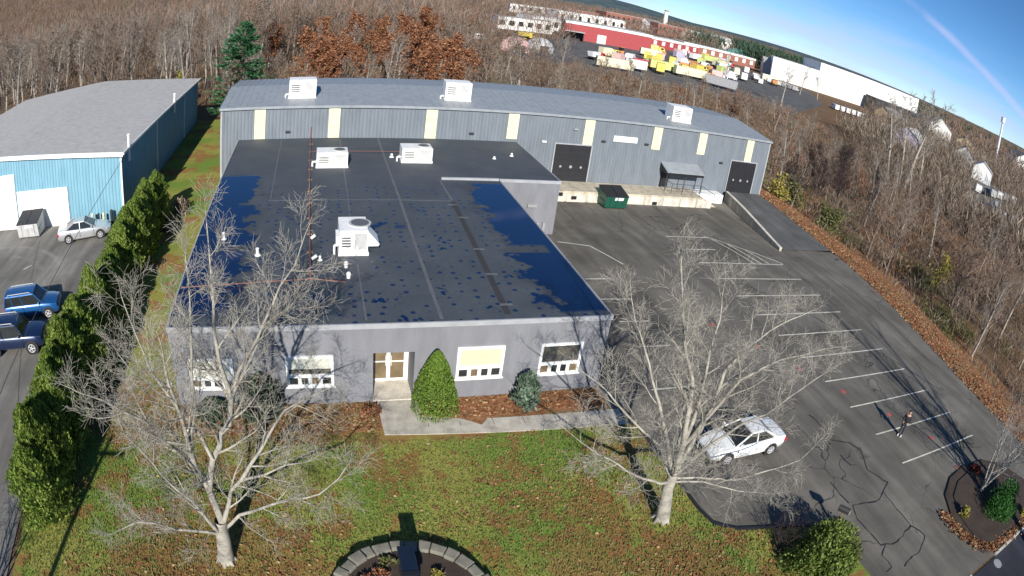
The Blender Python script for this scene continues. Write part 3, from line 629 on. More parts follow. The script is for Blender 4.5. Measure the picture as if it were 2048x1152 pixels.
b.path([(34.5, 51.9, 1.6), (38.1, 51.9, 1.6), (40.2, 52.1, .7)], .03).path([(34.5, 51.9, 1.1), (38.1, 51.9, 1.1)], .025).path([(34.5, 51.9, 1.6), (34.5, 53.9, 1.6)], .03).cyl((40.2, 52.1, .7), (40.2, 52.1, -.5), .03)
b.build('handrail', M['rail'], dock)
t = thing('retaining_wall', 'low concrete retaining wall sloping down beside the dock ramp', 'wall', (41.3, 46.5, 0))
m = MB(); ysr = [39.9, 42, 44, 46, 48, 50, 52, 53.6]
for y0, y1 in zip(ysr, ysr[1:]):
    x0, x1 = wall_x(y0)-41.3, wall_x(y1)-41.3; t0, t1 = z_drive(y0)+.16, z_drive(y1)+.16
    m.hexa([(x0-.13, y0-46.5, -.95), (x0+.13, y0-46.5, -.95), (x1+.13, y1-46.5, -.95), (x1-.13, y1-46.5, -.95)], [(x0-.13, y0-46.5, t0), (x0+.13, y0-46.5, t0), (x1+.13, y1-46.5, t1), (x1-.13, y1-46.5, t1)])
m.build('wall_body', M['concrete'], t)
m = MB()
for y0, y1 in zip(ysr, ysr[1:]):
    x0, x1 = wall_x(y0)-41.3, wall_x(y1)-41.3; t0, t1 = z_drive(y0)+.16, z_drive(y1)+.16
    m.hexa([(x0-.17, y0-46.5, t0), (x0+.17, y0-46.5, t0), (x1+.17, y1-46.5, t1), (x1-.17, y1-46.5, t1)], [(x0-.17, y0-46.5, t0+.07), (x0+.17, y0-46.5, t0+.07), (x1+.17, y1-46.5, t1+.07), (x1-.17, y1-46.5, t1+.07)])
m.build('coping', M['step'], t)
# ------------------------------------------------------------------ blue metal building
BX0, BX1, BY0, BY1 = -44.4, -15.68, 46.3, 81
blue = thing('blue_metal_building', 'light blue ribbed metal building with a grey low roof and white doors', 'building', (-30, BY0, 0))
def BB(): return LB(-30, BY0)
zr, ze = 6.62, 5.72
b = BB(); b.slabY([(BX0+.02, -.2), (BX1-.02, -.2), (BX1-.02, ze-.05), (-30, zr-.06), (BX0+.02, ze-.05)], BY0+.02, BY1)
pz = lambda x: ze-.04+(zr-ze)*(1-abs(x+30)/14.35)
def ribgable(y, side):
    n = 90; p = (BX1-BX0)/n; vs = []
    for i in range(n):
        for u, d in ((0, 0), (.55, 0), (.68, .045), (.87, .045)):
            x = BX0+p*(i+u); vs += [(x, y+side*d, 0), (x, y+side*d, pz(x))]
    b.add(vs, [(2*i, 2*i+2, 2*i+3, 2*i+1) for i in range(len(vs)//2-1)])
ribgable(BY0+.015, -1); ribbed(b, BY0, BY1, BX1-.02, -.1, ze-.05, axis='y', side=1)
b.build('wall', M['bluewall'], blue)
b = BB()
b.hexa([(-30, BY0-.25, zr), (BX1+.25, BY0-.25, ze-.02), (BX1+.25, BY1+.2, ze-.02), (-30, BY1+.2, zr)], [(-30, BY0-.25, zr+.06), (BX1+.25, BY0-.25, ze+.05), (BX1+.25, BY1+.2, ze+.05), (-30, BY1+.2, zr+.06)])
b.hexa([(BX0-.25, BY0-.25, ze-.02), (-30, BY0-.25, zr), (-30, BY1+.2, zr), (BX0-.25, BY1+.2, ze-.02)], [(BX0-.25, BY0-.25, ze+.05), (-30, BY0-.25, zr+.06), (-30, BY1+.2, zr+.06), (BX0-.25, BY1+.2, ze+.05)])
b.build('roof', M['greyroof'], blue)
b = BB()
for xa, za, xb, zb in ((-30, zr, BX1+.26, ze), (BX0-.26, ze, -30, zr)): b.hexa([(xa, BY0-.33, za-.3), (xb, BY0-.33, zb-.3), (xb, BY0-.255, zb-.3), (xa, BY0-.255, za-.3)], [(xa, BY0-.33, za+.07), (xb, BY0-.33, zb+.07), (xb, BY0-.255, zb+.07), (xa, BY0-.255, za+.07)])
b.build('fascia', M['white'], blue)
b = BB(); b.box(BX1+.255, BX1+.4, BY0-.33, BY1+.2, ze-.14, ze+.05); b.build('gutter', M['offwhite'], blue)
b = BB(); b.box(BX1-.1, BX1+.05, BY0-.07, BY0-.035, 0, ze-.3); b.build('corner_trim', M['white'], blue)
for y in (58.4, 72.0):
    b = BB(); b.box(BX1+.03, BX1+.15, y, y+.14, .1, ze-.14); b.build('downspout', M['offwhite'], blue)
for y, hh in ((47.7, 1.0), (65.5, .9)):
    b = BB(); b.path([(BX1+.3, y, ze-1.1), (BX1+.3, y, ze+hh)], .13).cyl((BX1+.3, y, ze+hh), (BX1+.3, y, ze+hh+.12), .2, .1); b.build('vent_pipe', M['offwhite'], blue, 40)
for x0, x1, z1 in ((-33.5, -27.25, 4.88), (-27.1, -21.25, 3.3)):
    b = BB(); n = 4 if z1 < 4 else 6
    for i in range(n): b.box(x0, x1, BY0-.09, BY0-.02, z1/n*i+.01, z1/n*(i+1)-.01)
    b.box(x0, x1, BY0-.075, BY0-.02, 0, z1); b.box((x0+x1)/2-.2, (x0+x1)/2+.2, BY0-.11, BY0-.09, .25, .37); b.build('garage_door', M['white'], blue)
def bollard(x, y, label, m_, hh=1.05, r=.13):
    t = thing('bollard', label, 'bollard', (x, y, 0)); m = MB(); m.cyl((0,0,0), (0,0,hh), r, r, 12); m.build('post', M[m_], t, 40); m = MB(); m.ball((0,0,hh), r, 12, 6, .6); m.build('cap', M[m_], t, 60)
bollard(-18.6, 45.6, 'cream bollard by the blue wall, left one of the pair', 'cream'); bollard(-17.5, 45.6, 'cream bollard by the blue wall, right one of the pair', 'cream'); bollard(-18.05, 45.75, 'dark post between the two cream bollards', 'dark', 1.0, .1); bollard(-16.75, 45.75, 'dark post nearest the corner of the blue building', 'dark', 1.2, .15)
# ------------------------------------------------------------------ cars
def ring(x, zl, zb, hw, crown):
    h = [(.0, zl), (hw*.86, zl), (hw*.97, zl+.1), (hw, (zl+zb)*.5), (hw*.985, zb-.1), (hw*.9, zb), (hw*.5, zb+crown)]
    pts = [(x, y, z) for y, z in h]+[(x, 0, zb+crown*1.25)]
    return pts+[(x, -y, z) for y, z in reversed(h[1:])]
def car(name, label, cat, x, y, rz, paint, kind='sedan', group=None):
    t = thing(name, label, cat, (x, y, 0), rz, group)
    if kind == 'sedan':
        L, W_ = 4.65, .9; rr = .32; wx = (1.42, -1.33)
        st = [(-2.32, .45, .72, .66, .03), (-2.26, .3, .88, .78, .04), (-2.05, .24, .97, .84, .04), (-1.5, .2, .97, .89, .04), (-.6, .18, .93, .9, .03), (.5, .18, .91, .9, .03), (1.1, .2, .87, .89, .05), (1.7, .22, .78, .86, .05), (2.12, .26, .68, .78, .04), (2.3, .36, .56, .62, .02)]
        base = (1.02, -1.66, .76, .93); top = (.1, -.78, .57, 1.38)
    elif kind == 'suv':
        L, W_ = 4.45, .9; rr = .36; wx = (1.38, -1.3)
        st = [(-2.2, .5, .95, .78, .02), (-2.14, .34, 1.04, .84, .02), (-1.6, .28, 1.06, .89, .02), (0, .26, 1.04, .9, .02), (.9, .26, 1.02, .9, .04), (1.6, .28, .96, .88, .05), (2.08, .34, .88, .82, .04), (2.22, .46, .7, .7, .02)]
        base = (1.05, -2.1, .8, 1.04); top = (.35, -1.95, .69, 1.66)
    else:     # tall dark off-roader
        L, W_ = 4.8, .95; rr = .4; wx = (1.5, -1.45)
        st = [(-2.4, .6, 1.0, .84, .02), (-2.34, .42, 1.1, .9, .02), (-1.6, .38, 1.13, .94, .02), (0, .36, 1.12, .95, .02), (.95, .36, 1.12, .95, .05), (1.8, .38, 1.08, .93, .05), (2.28, .44, 1.0, .88, .04), (2.4, .55, .82, .78, .02)]
        base = (1.0, -2.3, .85, 1.12); top = (.5, -2.15, .74, 1.8)
    m = MB(); m.loft([ring(*q) for q in st]); body = m.build('body', M[paint], t, 38)
    xf, xr, wb, zb = base; xf1, xr1, wt, zt = top; zb -= .02
    def quad(nm, pts, mm, par=t): 
        c = sum((Vector(p) for p in pts), Vector())/4; ctr = Vector(((xf+xr)/2, 0, zb)); nrm = (Vector(pts[1])-Vector(pts[0])).cross(Vector(pts[3])-Vector(pts[0])).normalized()
        if nrm.dot(c-ctr) < 0: nrm = -nrm
        m = MB(); m.hexa([Vector(p)-nrm*.03 for p in pts], [Vector(p) for p in pts]); return m.build(nm, M[mm], par)
    quad('windshield', [(xf, -wb, zb), (xf, wb, zb), (xf1, wt, zt), (xf1, -wt, zt)], 'glass_dark')
    quad('rear_window', [(xr, wb, zb), (xr, -wb, zb), (xr1, -wt, zt), (xr1, wt, zt)], 'glass_dark')
    xm, xm1 = (xf+xr)/2+.05, (xf1+xr1)/2+.05
    for s in (1, -1):
        quad('side_window', [(xf, s*wb, zb), (xm, s*wb, zb), (xm1, s*wt, zt), (xf1, s*wt, zt)], 'glass_dark')
        quad('side_window', [(xm, s*wb, zb), (xr, s*wb, zb), (xr1, s*wt, zt), (xm1, s*wt, zt)], 'glass_dark')
    m = MB(); ov = .035
    m.loft([[(xx, s*wt*k, zt+dz) for s, k, dz in ((1, 1.04, -.03), (1, .98, .03), (1, .5, .065), (-1, .5, .065), (-1, .98, .03), (-1, 1.04, -.03))] for xx in (xr1-ov, xr1*.6+xf1*.4, xr1*.25+xf1*.75, xf1+ov)])
    rf = m.build('roof', M[paint], t, 40)
    m = MB()
    for s in (1, -1):
        m.cyl((xf+.02, s*wb, zb-.02), (xf1, s*wt, zt), .045, .04, 6).cyl((xr-.02, s*wb, zb-.02), (xr1, s*wt, zt), .07, .06, 6).cyl((xm, s*(wb+.003), zb), (xm1, s*(wt+.003), zt), .04, .035, 6)
        if kind != 'sedan': m.cyl((xr*.62+xf*.38-.45, s*(wb+.003), zb), (xr1*.62+xf1*.38-.45, s*(wt+.003), zt), .04, .035, 6)
    m.build('pillar', M[paint], t, 50)
    if kind != 'sedan':
        m = MB()
        for s in (1, -1): m.path([(xr1+.2, s*wt*.9, zt+.03), (xr1+.25, s*wt*.9, zt+.1), (xf1-.25, s*wt*.9, zt+.1), (xf1-.2, s*wt*.9, zt+.03)], .025)
        m.build('roof_rack', M['hvacgrey'], t, 50)
    for wx_ in wx:
        for s in (1, -1):
            m = MB(); m.cyl((wx_, s*(W_-.06), rr+.01), (wx_, s*(W_+.004), rr+.01), rr+.07, rr+.07, 20); m.build('wheel_arch', M['dark'], t, 40)
            m = MB(); m.cyl((wx_, s*(W_-.2), rr), (wx_, s*(W_+.02), rr), rr, rr, 20); wh = m.build('wheel', M['tyre'], t, 40, .02)
            m = MB(); m.cyl((wx_, s*(W_-.02), rr), (wx_, s*(W_+.022), rr), rr*.66, rr*.66, 16); m.build('wheel_face', M['dark'], wh, 30)
            m = MB(); yy = s*(W_+.026)
            for k in range(5): a = k*1.2566; m.cyl((wx_, yy, rr), (wx_+rr*.62*math.cos(a), yy, rr+rr*.62*math.sin(a)), rr*.11, rr*.09, 6)
            m.path([(wx_+rr*.62*math.cos(k*.524), yy, rr+rr*.62*math.sin(k*.524)) for k in range(13)], rr*.07, 6); m.build('rim', M['rim'], wh, 40)
    xe, xb = st[-1][0], st[0][0]; zf = st[-2][2]; zk = st[0][2]
    for s in (1, -1):
        m = MB(); m.hexa([(xe-.16, s*.44, zf-.17), (xe-.3, s*.78, zf-.15), (xe-.45, s*.76, zf-.15), (xe-.3, s*.44, zf-.17)], [(xe-.15, s*.44, zf-.03), (xe-.34, s*.77, zf+.0), (xe-.5, s*.74, zf+.0), (xe-.3, s*.44, zf-.03)]); m.build('headlight', M['lamp_lens'], t, bevel=.015)
        m = MB(); m.box(xb-.015, xb+.14, s*.7-.13, s*.7+.13, zk-.12, zk+.1); m.build('taillight', M['tail_lens'], t, bevel=.02)
        m = MB(); m.hexa([(xf-.18, s*(wb+.04), zb+.02), (xf-.34, s*(wb+.04), zb+.02), (xf-.34, s*(wb+.2), zb+.04), (xf-.22, s*(wb+.2), zb+.04)], [(xf-.2, s*(wb+.04), zb+.15), (xf-.34, s*(wb+.04), zb+.15), (xf-.34, s*(wb+.19), zb+.16), (xf-.24, s*(wb+.19), zb+.16)]); m.build('mirror', M[paint], t, bevel=.015)
        m = MB()
        for k in (0, 1): hx = xm-.12+(-.85 if k else 0); m.box(hx-.1, hx+.1, s*W_-.012, s*W_+.018, zb-.13, zb-.095)
        m.build('door_handle', M[paint], t)
    for s in (1, -1):
        for xx in (xf-.12, xm-.02, xr+.55): m = MB(); m.box(xx-.009, xx+.009, s*W_-.03, s*W_+.004, .4, zb-.12); m.build('door_seam', M['dark'], t)
    m = MB(); m.box(xf+.06, xf+.08, -.62, .62, zb+.0, zb+.035); m.build('wiper', M['dark'], t)
    m = MB(); m.box(xe-.1, xe+.012, -.42, .42, st[-1][1]+.02, st[-1][1]+.13); m.build('grille', M['dark'], t, bevel=.02)
    m = MB(); m.box(xb-.02, xb+.05, -.25, .25, zk-.2, zk-.08); m.build('licence_plate', M['offwhite'], t)
    return t
car('parked_car', 'white sedan parked by the lawn under the right bare tree', 'car', 18.85, 17.05, R(180.5), 'paint_white')
car('parked_car', 'silver coupe parked by the blue building', 'car', -18.75, 43.6, R(15.5), 'paint_silver').scale = (1.07, 1.07, 1.07)
car('parked_car', 'bright blue wagon with roof rails beside the hedge', 'car', -18.75, 31.75, R(11), 'paint_blue', 'suv')
car('parked_car', 'dark navy off-roader beside the hedge, nearest the street', 'car', -18.6, 27.9, R(9), 'paint_navy', 'offroad')
# ------------------------------------------------------------------ waste containers
def dumpster(label, x, y, z, rz, paint, lid, sc=1, papers=False):
    t = thing('dumpster', label, 'dumpster', (x, y, z), rz); w_, d_ = 1.0*sc, .85*sc
    m = MB(); m.slabX([(-d_*.78, .12), (d_, .12), (d_, 1.5*sc), (-d_, 1.1*sc)], -w_, w_); m.build('bin', M[paint], t, bevel=.03)
    m = MB()
    for s in (1, -1): m.box(s*w_-.06*s-.06, s*w_-.06*s+.14, -d_*.5, d_*.5, .62, .82)
    for xx in (-w_*.6, 0, w_*.6): m.slabX([(-d_*.83, .15), (-d_*.79, .15), (-d_*.98, 1.05*sc), (-d_*1.05, 1.05*sc)], xx-.04, xx+.04)
    m.build('lift_pocket', M[paint], t)
    for s in (1, -1):
        m = MB(); m.hexa([(s*.02*w_, -d_*1.06, 1.12*sc), (s*w_*1.03, -d_*1.06, 1.12*sc), (s*w_*1.03, d_*1.03, 1.53*sc), (s*.02*w_, d_*1.03, 1.53*sc)], [(s*.02*w_, -d_*1.06, 1.17*sc), (s*w_*1.03, -d_*1.06, 1.17*sc), (s*w_*1.03, d_*1.03, 1.6*sc), (s*.02*w_, d_*1.03, 1.6*sc)]); m.build('lid', M[lid], t, bevel=.015)
    if papers:
        m = MB(); m.hexa([(-.25*w_, -d_*.955, .8*sc), (.55*w_, -d_*.955, .8*sc), (.55*w_, -d_*.94, .8*sc), (-.25*w_, -d_*.94, .8*sc)], [(-.25*w_, -d_*1.04, 1.06*sc), (.55*w_, -d_*1.04, 1.06*sc), (.55*w_, -d_*1.0, 1.06*sc), (-.25*w_, -d_*1.0, 1.06*sc)]); m.build('sticker', M['white'], t)
    m = MB()
    for xx in (-w_*.8, w_*.8):
        for yy in (-d_*.6, d_*.7): m.cyl((xx-.04, yy, .07), (xx+.04, yy, .07), .07, .07, 10)
    m.build('caster', M['black'], t)
dumpster('dark green dumpster with white stickers by the loading dock', 27.2, 50.2, z_lot(50.2), R(2), 'green', 'black', 1.12, True)
dumpster('grey dumpster with dark lid in front of the white garage doors', -25.0, 44.7, 0, R(4), 'hvacgrey', 'dark', 1.15, True)
# ------------------------------------------------------------------ sign pillar, stone ring, mailbox, manhole
t = thing('monument_sign', 'dark slab sign standing inside the stone ring', 'sign', (2.5, 12.15, 0), R(-1))
m = MB(); m.box(-.2, .2, -1.0, .95, .0, 1.5); m.build('panel', M['navy'], t, bevel=.02)
m = MB(); m.box(-.27, .27, -1.05, 1.02, 1.5, 1.63); m.build('cap', M['navy'], t, bevel=.02)
m = MB(); m.box(-.28, .28, -.28, -.1, 1.631, 1.65); m.build('cap_joint', M['black'], t)
m = MB(); m.box(-.16, .17, -.75, -.45, 1.632, 1.68); m.build('light_fitting', M['white'], t, bevel=.03)
t = thing('stone_ring', 'round low stone wall of a flower bed on the front lawn', 'wall', (2.5, 11.55, 0)); m = MB(); r9 = rg(9); a = 0
while a < 6.2:
    da = r9.uniform(.15, .25); ri, ro = 2.45+r9.uniform(-.05, .05), 2.92+r9.uniform(-.07, .07); h1 = .42+r9.uniform(-.05, .06); a1 = min(a+da-.004, 6.27)
    P_ = lambda r, q, z: (r*math.cos(q), r*math.sin(q), z)
    m.hexa([P_(ri, a, -.1), P_(ro, a, -.1), P_(ro, a1, -.1), P_(ri, a1, -.1)], [P_(ri+.03, a+.006, h1), P_(ro-.04, a+.006, h1), P_(ro-.04, a1-.006, h1+.02), P_(ri+.03, a1-.006, h1-.02)]); a += da
m.build('stones', M['stone'], t, bevel=.035)
m = MB(); m.prism([(2.45*math.cos(i*.2618), 2.45*math.sin(i*.2618)) for i in range(24)], -.05, .3); m.build('soil', M['mulch'], t)
t = thing('mailbox', 'dark mailbox on a post behind the trimmed evergreen shrub', 'mailbox', (20.55, 10.6, 0), R(125))
m = MB(); m.box(-.05, .05, -.05, .05, -.1, 1.0); m.build('post', M['wood'], t)
m = MB(); m.slabX([(-.13, 1.0), (.13, 1.0), (.13, 1.16), (.09, 1.24), (0, 1.28), (-.09, 1.24), (-.13, 1.16)], -.3, .3); m.build('box', M['dark'], t, bevel=.01)
m = MB(); m.box(-.315, -.301, -.1, .1, 1.03, 1.2); m.build('door', M['white'], t)
m = MB(); m.cyl((29.0, 3.25, -.03), (29.0, 3.25, -.012), .34, .34, 24); o = m.build('manhole_cover', M['greypaint']); tag(o, 'round grey manhole cover in the dark street', 'manhole cover')
m = MB(); m.box(32.3, 32.75, 10.25, 10.7, .002, .03); o = m.build('storm_drain', M['pipe']); tag(o, 'small rusty square drain grate near the last stall line', 'drain')
# low island bed at the entrance
m = MB(); isl = [(28.0, 5.4), (28.3, 7.6), (29.3, 9.2), (31.0, 10.1), (33.2, 10.4), (35.6, 10.0), (37.2, 8.8), (38.0, 7), (38.2, 5.2), (37.5, 4.1), (33.5, 4.0), (29.6, 4.0), (28.5, 4.4)]
m.prism(isl, -.1, .1); tag(m.build('island_kerb', M['mulch'], bevel=.04), kind='structure')
m = MB(); c0 = (32.9, 6.9); m.prism([(c0[0]+(x-c0[0])*.86, c0[1]+(y-c0[1])*.82) for x, y in isl], .05, .16); tag(m.build('island_bed', M['mulch'], bevel=.03), kind='structure')
# ------------------------------------------------------------------ utility pole (left, at the street) and its wires
t = thing('utility_pole', 'wooden utility pole at the street end of the hedge', 'pole', (-13.2, 3.0, 0))
m = MB(); m.cyl((0,0,-.3), (0,0,9.6), .15, .11, 10); m.build('post', M['wood'], t, 60)
m = MB(); m.box(-1.1, 1.1, -.06, .06, 8.9, 9.05); m.build('crossarm', M['wood'], t)
def wire(label, p, q, sag, r=.016):
    m = MB(); p, q = Vector(p), Vector(q); pts = []
    for i in range(17):
        u = i/16; v = p.lerp(q, u); v.z -= sag*4*u*(1-u); pts.append(v)
    m.path(pts, r, 5); o = m.build('overhead_wire', M['rail'], None, 60); return tag(o, label, 'wire')
wire('overhead wire running down from the corner of the blue building', (-15.5, 46.2, 5.2), (-14.7, 14.0, 3.0), .25, .02)
wire('overhead wire crossing the left lot far from the hedge', (-30.2, 46.1, 6.3), (-16.9, 14.0, 3.6), .35, .016)
# ------------------------------------------------------------------ person
def skin_mesh(name, chains, m, parent, sub=2):
    """chains: lists of (x, y, z, r); joints that repeat share a vertex"""
    V = []; E_ = []; idx = {}; RAD = []
    for ch in chains:
        prev = None
        for (x, y, z, r) in ch:
            k = (round(x, 4), round(y, 4), round(z, 4))
            if k not in idx: idx[k] = len(V); V.append((x, y, z)); RAD.append(r)
            i = idx[k]
            if prev is not None and prev != i: E_.append((prev, i))
            prev = i
    me = bpy.data.meshes.new(name); me.from_pydata(V, E_, []); o = bpy.data.objects.new(name, me); COL.objects.link(o); me.materials.append(m)
    if parent: o.parent = parent
    sk = o.modifiers.new('skin', 'SKIN'); sk.use_smooth_shade = True
    for i, v in enumerate(me.skin_vertices[0].data): v.radius = (RAD[i], RAD[i]); v.use_root = i == 0
    s = o.modifiers.new('subdivision', 'SUBSURF'); s.levels = sub; s.render_levels = sub
    return o
pr = thing('person', 'person in dark jacket and trousers with white shoes standing in a parking stall', 'person', (30.23, 14.7, 0), R(116))
ch = []
pel = (0, 0, .93, .13)
ch.append([pel, (0, .01, 1.1, .125), (0, .01, 1.28, .15), (0, 0, 1.42, .11), (0, .01, 1.5, .055), (0, .02, 1.56, .075), (0, .025, 1.65, .092), (0, .02, 1.72, .075)])
for s in (1, -1):
    ch.append([pel, (s*.09, 0, .88, .095), (s*.1, .015, .5, .065), (s*.105, -.01, .28, .055), (s*.105, -.03, .09, .042), (s*.11, .06, .05, .045), (s*.115, .15, .035, .035)])
    sh = (s*.185, 0, 1.4, .06); el = (s*.25, .03, 1.13, .047); wr = (s*.17, .25, 1.05, .034); pa = (s*.14, .32, 1.06, .036)
    ch.append([(0, 0, 1.42, .11), sh, el, wr, pa])
    for k, (dx, ln, bz) in enumerate(((-.024, .07, -.015), (-.008, .078, -.02), (.008, .074, -.022), (.023, .06, -.022))):
        ch.append([pa, (pa[0]+dx, pa[1]+.035, pa[2]+.004, .011), (pa[0]+dx*1.1-s*.005, pa[1]+.035+ln*.55, pa[2]-.008, .0095), (pa[0]+dx*1.1-s*.012, pa[1]+.035+ln*.85, pa[2]+bz-.015, .008)])
    ch.append([pa, (pa[0]-s*.036, pa[1]+.005, pa[2]+.015, .0125), (pa[0]-s*.05, pa[1]+.035, pa[2]+.024, .01)])
skin_mesh('body', ch, M['skin'], pr)
jc = [[(0, 0, .9, .155), (0, .01, 1.1, .15), (0, .01, 1.28, .172), (0, 0, 1.42, .125), (0, .008, 1.475, .075)]]
for s in (1, -1): jc.append([(0, 0, 1.42, .125), (s*.187, 0, 1.4, .078), (s*.25, .03, 1.13, .064), (s*.18, .23, 1.052, .048)])
skin_mesh('jacket', jc, M['jacket'], pr)
tc_ = []
for s in (1, -1): tc_.append([(0, 0, .92, .145), (s*.092, 0, .86, .112), (s*.1, .015, .5, .082), (s*.105, -.01, .28, .074), (s*.105, -.02, .1, .07)])
skin_mesh('trousers', tc_, M['trousers'], pr)
for s in (1, -1):
    m = MB(); m.loft([[(s*.11+q*math.cos(a), yy, .045+hh*math.sin(a)) for a in [k*math.pi/5 for k in range(10)]] for yy, q, hh in ((-.12, .03, .035), (-.08, .048, .045), (.05, .05, .05), (.14, .05, .04), (.2, .03, .025))]); m.build('shoe', M['shoe'], pr, 60)
m = MB(); m.ball((0, -.014, 1.69), .101, 12, 8, 1.0); hb = m.build('hair', M['hair'], pr, 180)
m = MB(); m.ball((0, .117, 1.645), .017, 8, 6); m.build('nose', M['skin'], pr, 180)
for s in (1, -1):
    m = MB(); m.ball((s*.036, .104, 1.672), .011, 8, 6); m.build('eye', M['white'], pr, 180)
    m = MB(); m.ball((s*.095, .02, 1.645), .022, 8, 6, 1.4); m.build('ear', M['skin'], pr, 180)
m = MB(); m.box(-.025, .025, .1, .112, 1.598, 1.606); m.build('mouth', M['redwall'], pr)
# ------------------------------------------------------------------ trees
def tubes(name, segs, m, parent, sides=4, smooth=True):
    A = np.array([s[0] for s in segs], float); B = np.array([s[1] for s in segs], float)
    r0 = np.array([s[2] for s in segs]); r1 = np.array([s[3] for s in segs])
    D = B-A; D /= np.linalg.norm(D, axis=1, keepdims=True)+1e-9
    ref = np.where(np.abs(D[:, 2:3]) > .9, np.array([[1., 0, 0]]), np.array([[0, 0, 1.]]))
    U = np.cross(D, ref); U /= np.linalg.norm(U, axis=1, keepdims=True)+1e-9; W_ = np.cross(D, U)
    B = B+D*r1[:, None]*.25
    V = []
    for k in range(sides):
        c, s_ = math.cos(2*math.pi*k/sides), math.sin(2*math.pi*k/sides)
        o = U*c+W_*s_; V.append(A+o*r0[:, None]); V.append(B+o*r1[:, None])
    V = np.stack(V, 1).reshape(-1, 3); n = len(segs); st = 2*sides
    Q = np.concatenate([np.arange(n)[:, None]*st+np.array([[2*k, (2*k+2) % st, (2*k+3) % st, 2*k+1]]) for k in range(sides)])
    return npmesh(name, V, Q, m, parent, smooth)
def rnd_unit(r):
    z = r.uniform(-1, 1); a = r.uniform(0, 6.2832); q = math.sqrt(1-z*z); return Vector((q*math.cos(a), q*math.sin(a), z))
UP = Vector((0, 0, 1))
def grow(out, p, d, L, r, lvl, rng, cfg):
    n = max(2, cfg['seg'][lvl]); sl = L/n; pts = []; rmin = cfg['rmin']
    for i in range(n):
        d = (d+rnd_unit(rng)*cfg['wob']+UP*cfg['trop'][lvl]).normalized(); q = p+d*sl
        ra = max(rmin, r*(1-.8*i/n)); rb = max(rmin*.8, r*(1-.8*(i+1)/n)); out.append((p, q, ra, rb)); pts.append((p, q, d, ra)); p = q
    sprout(out, pts, L, lvl, rng, cfg)
def sprout(out, pts, L, lvl, rng, cfg, t0=.2):
    if lvl+1 >= len(cfg['seg']): return
    k = cfg['kids'][lvl]; n = len(pts); k = int(k)+(1 if rng.random() < k-int(k) else 0)
    for j in range(k):
        t = t0+(1-t0)*(j+rng.random())/k; i = min(n-1, int(t*n)); f = t*n-i
        p, q, d, ra = pts[i]; s = p.lerp(q, min(1, f))
        ax = d.cross(rnd_unit(rng))
        if ax.length < .05: continue
        nd = (Matrix.Rotation(R(rng.uniform(*cfg['ang'])), 3, ax.normalized()) @ d).normalized()
        nl = L*rng.uniform(*cfg['len'])*(1.15-.55*t)
        grow(out, s, nd, max(nl, cfg['minl']), max(cfg['rmin'], ra*cfg['rr']), lvl+1, rng, cfg)
def limb_from(pts, ra, rb, rng, jit=.0):
    """a limb through given points, resampled a little unevenly"""
    P = [Vector(p) for p in pts]; out = []; tot = sum((b-a).length for a, b in zip(P, P[1:])); acc = 0
    for a, b in zip(P, P[1:]):
        l = (b-a).length; k = max(1, int(l/.45)); prev = a
        for i in range(k):
            q = a.lerp(b, (i+1)/k)
            if i < k-1: q = q+rnd_unit(rng)*jit
            t0 = (acc+l*i/k)/tot; t1 = (acc+l*(i+1)/k)/tot
            out.append((prev, q, ra+(rb-ra)*t0, ra+(rb-ra)*t1)); prev = q
        acc += l
    return out, tot
HC = dict(seg=[9, 7, 5, 4, 3], kids=[10, 6, 4, 2.2], ang=(28, 62), len=(.3, .52), rr=.46, rmin=.0042, wob=.16, trop=[.05, .06, .07, .05, .03], minl=.35)
def hero(name, label, base, trunk, limbs, m, seed):
    t = thing(name, label, 'tree', base); rng = rg(seed); o = Vector(base)
    loc = lambda pts: [Vector(p)-o for p in pts]
    sg, _ = limb_from(loc(trunk[0]), trunk[1], trunk[2], rng, .015)
    fl = []
    for k in range(7):     # root flare
        a = k*.9+rng.uniform(-.2, .2); fl.append((Vector((.12*math.cos(a), .12*math.sin(a), .35)), Vector((.42*math.cos(a), .42*math.sin(a), -.08)), .13, .05))
    tubes('trunk', sg+fl, m, t, 10)
    for pts, ra, rb, kids in limbs:
        sg, tot = limb_from(loc(pts), ra*.8, rb*.62, rng, .03); out = list(sg)
        q = [(a, b, (b-a).normalized(), r0) for a, b, r0, r1 in sg]
        c = dict(HC); c['kids'] = [kids]+HC['kids'][1:]; c['len'] = (.28, .5)
        sprout(out, q, min(tot, 4.3), 0, rng, c, .14)
        d = q[-1][2]; grow(out, q[-1][1], d, .8, rb*.6, 2, rng, HC)
        tubes('limb', out, m, t, 5)
    return t
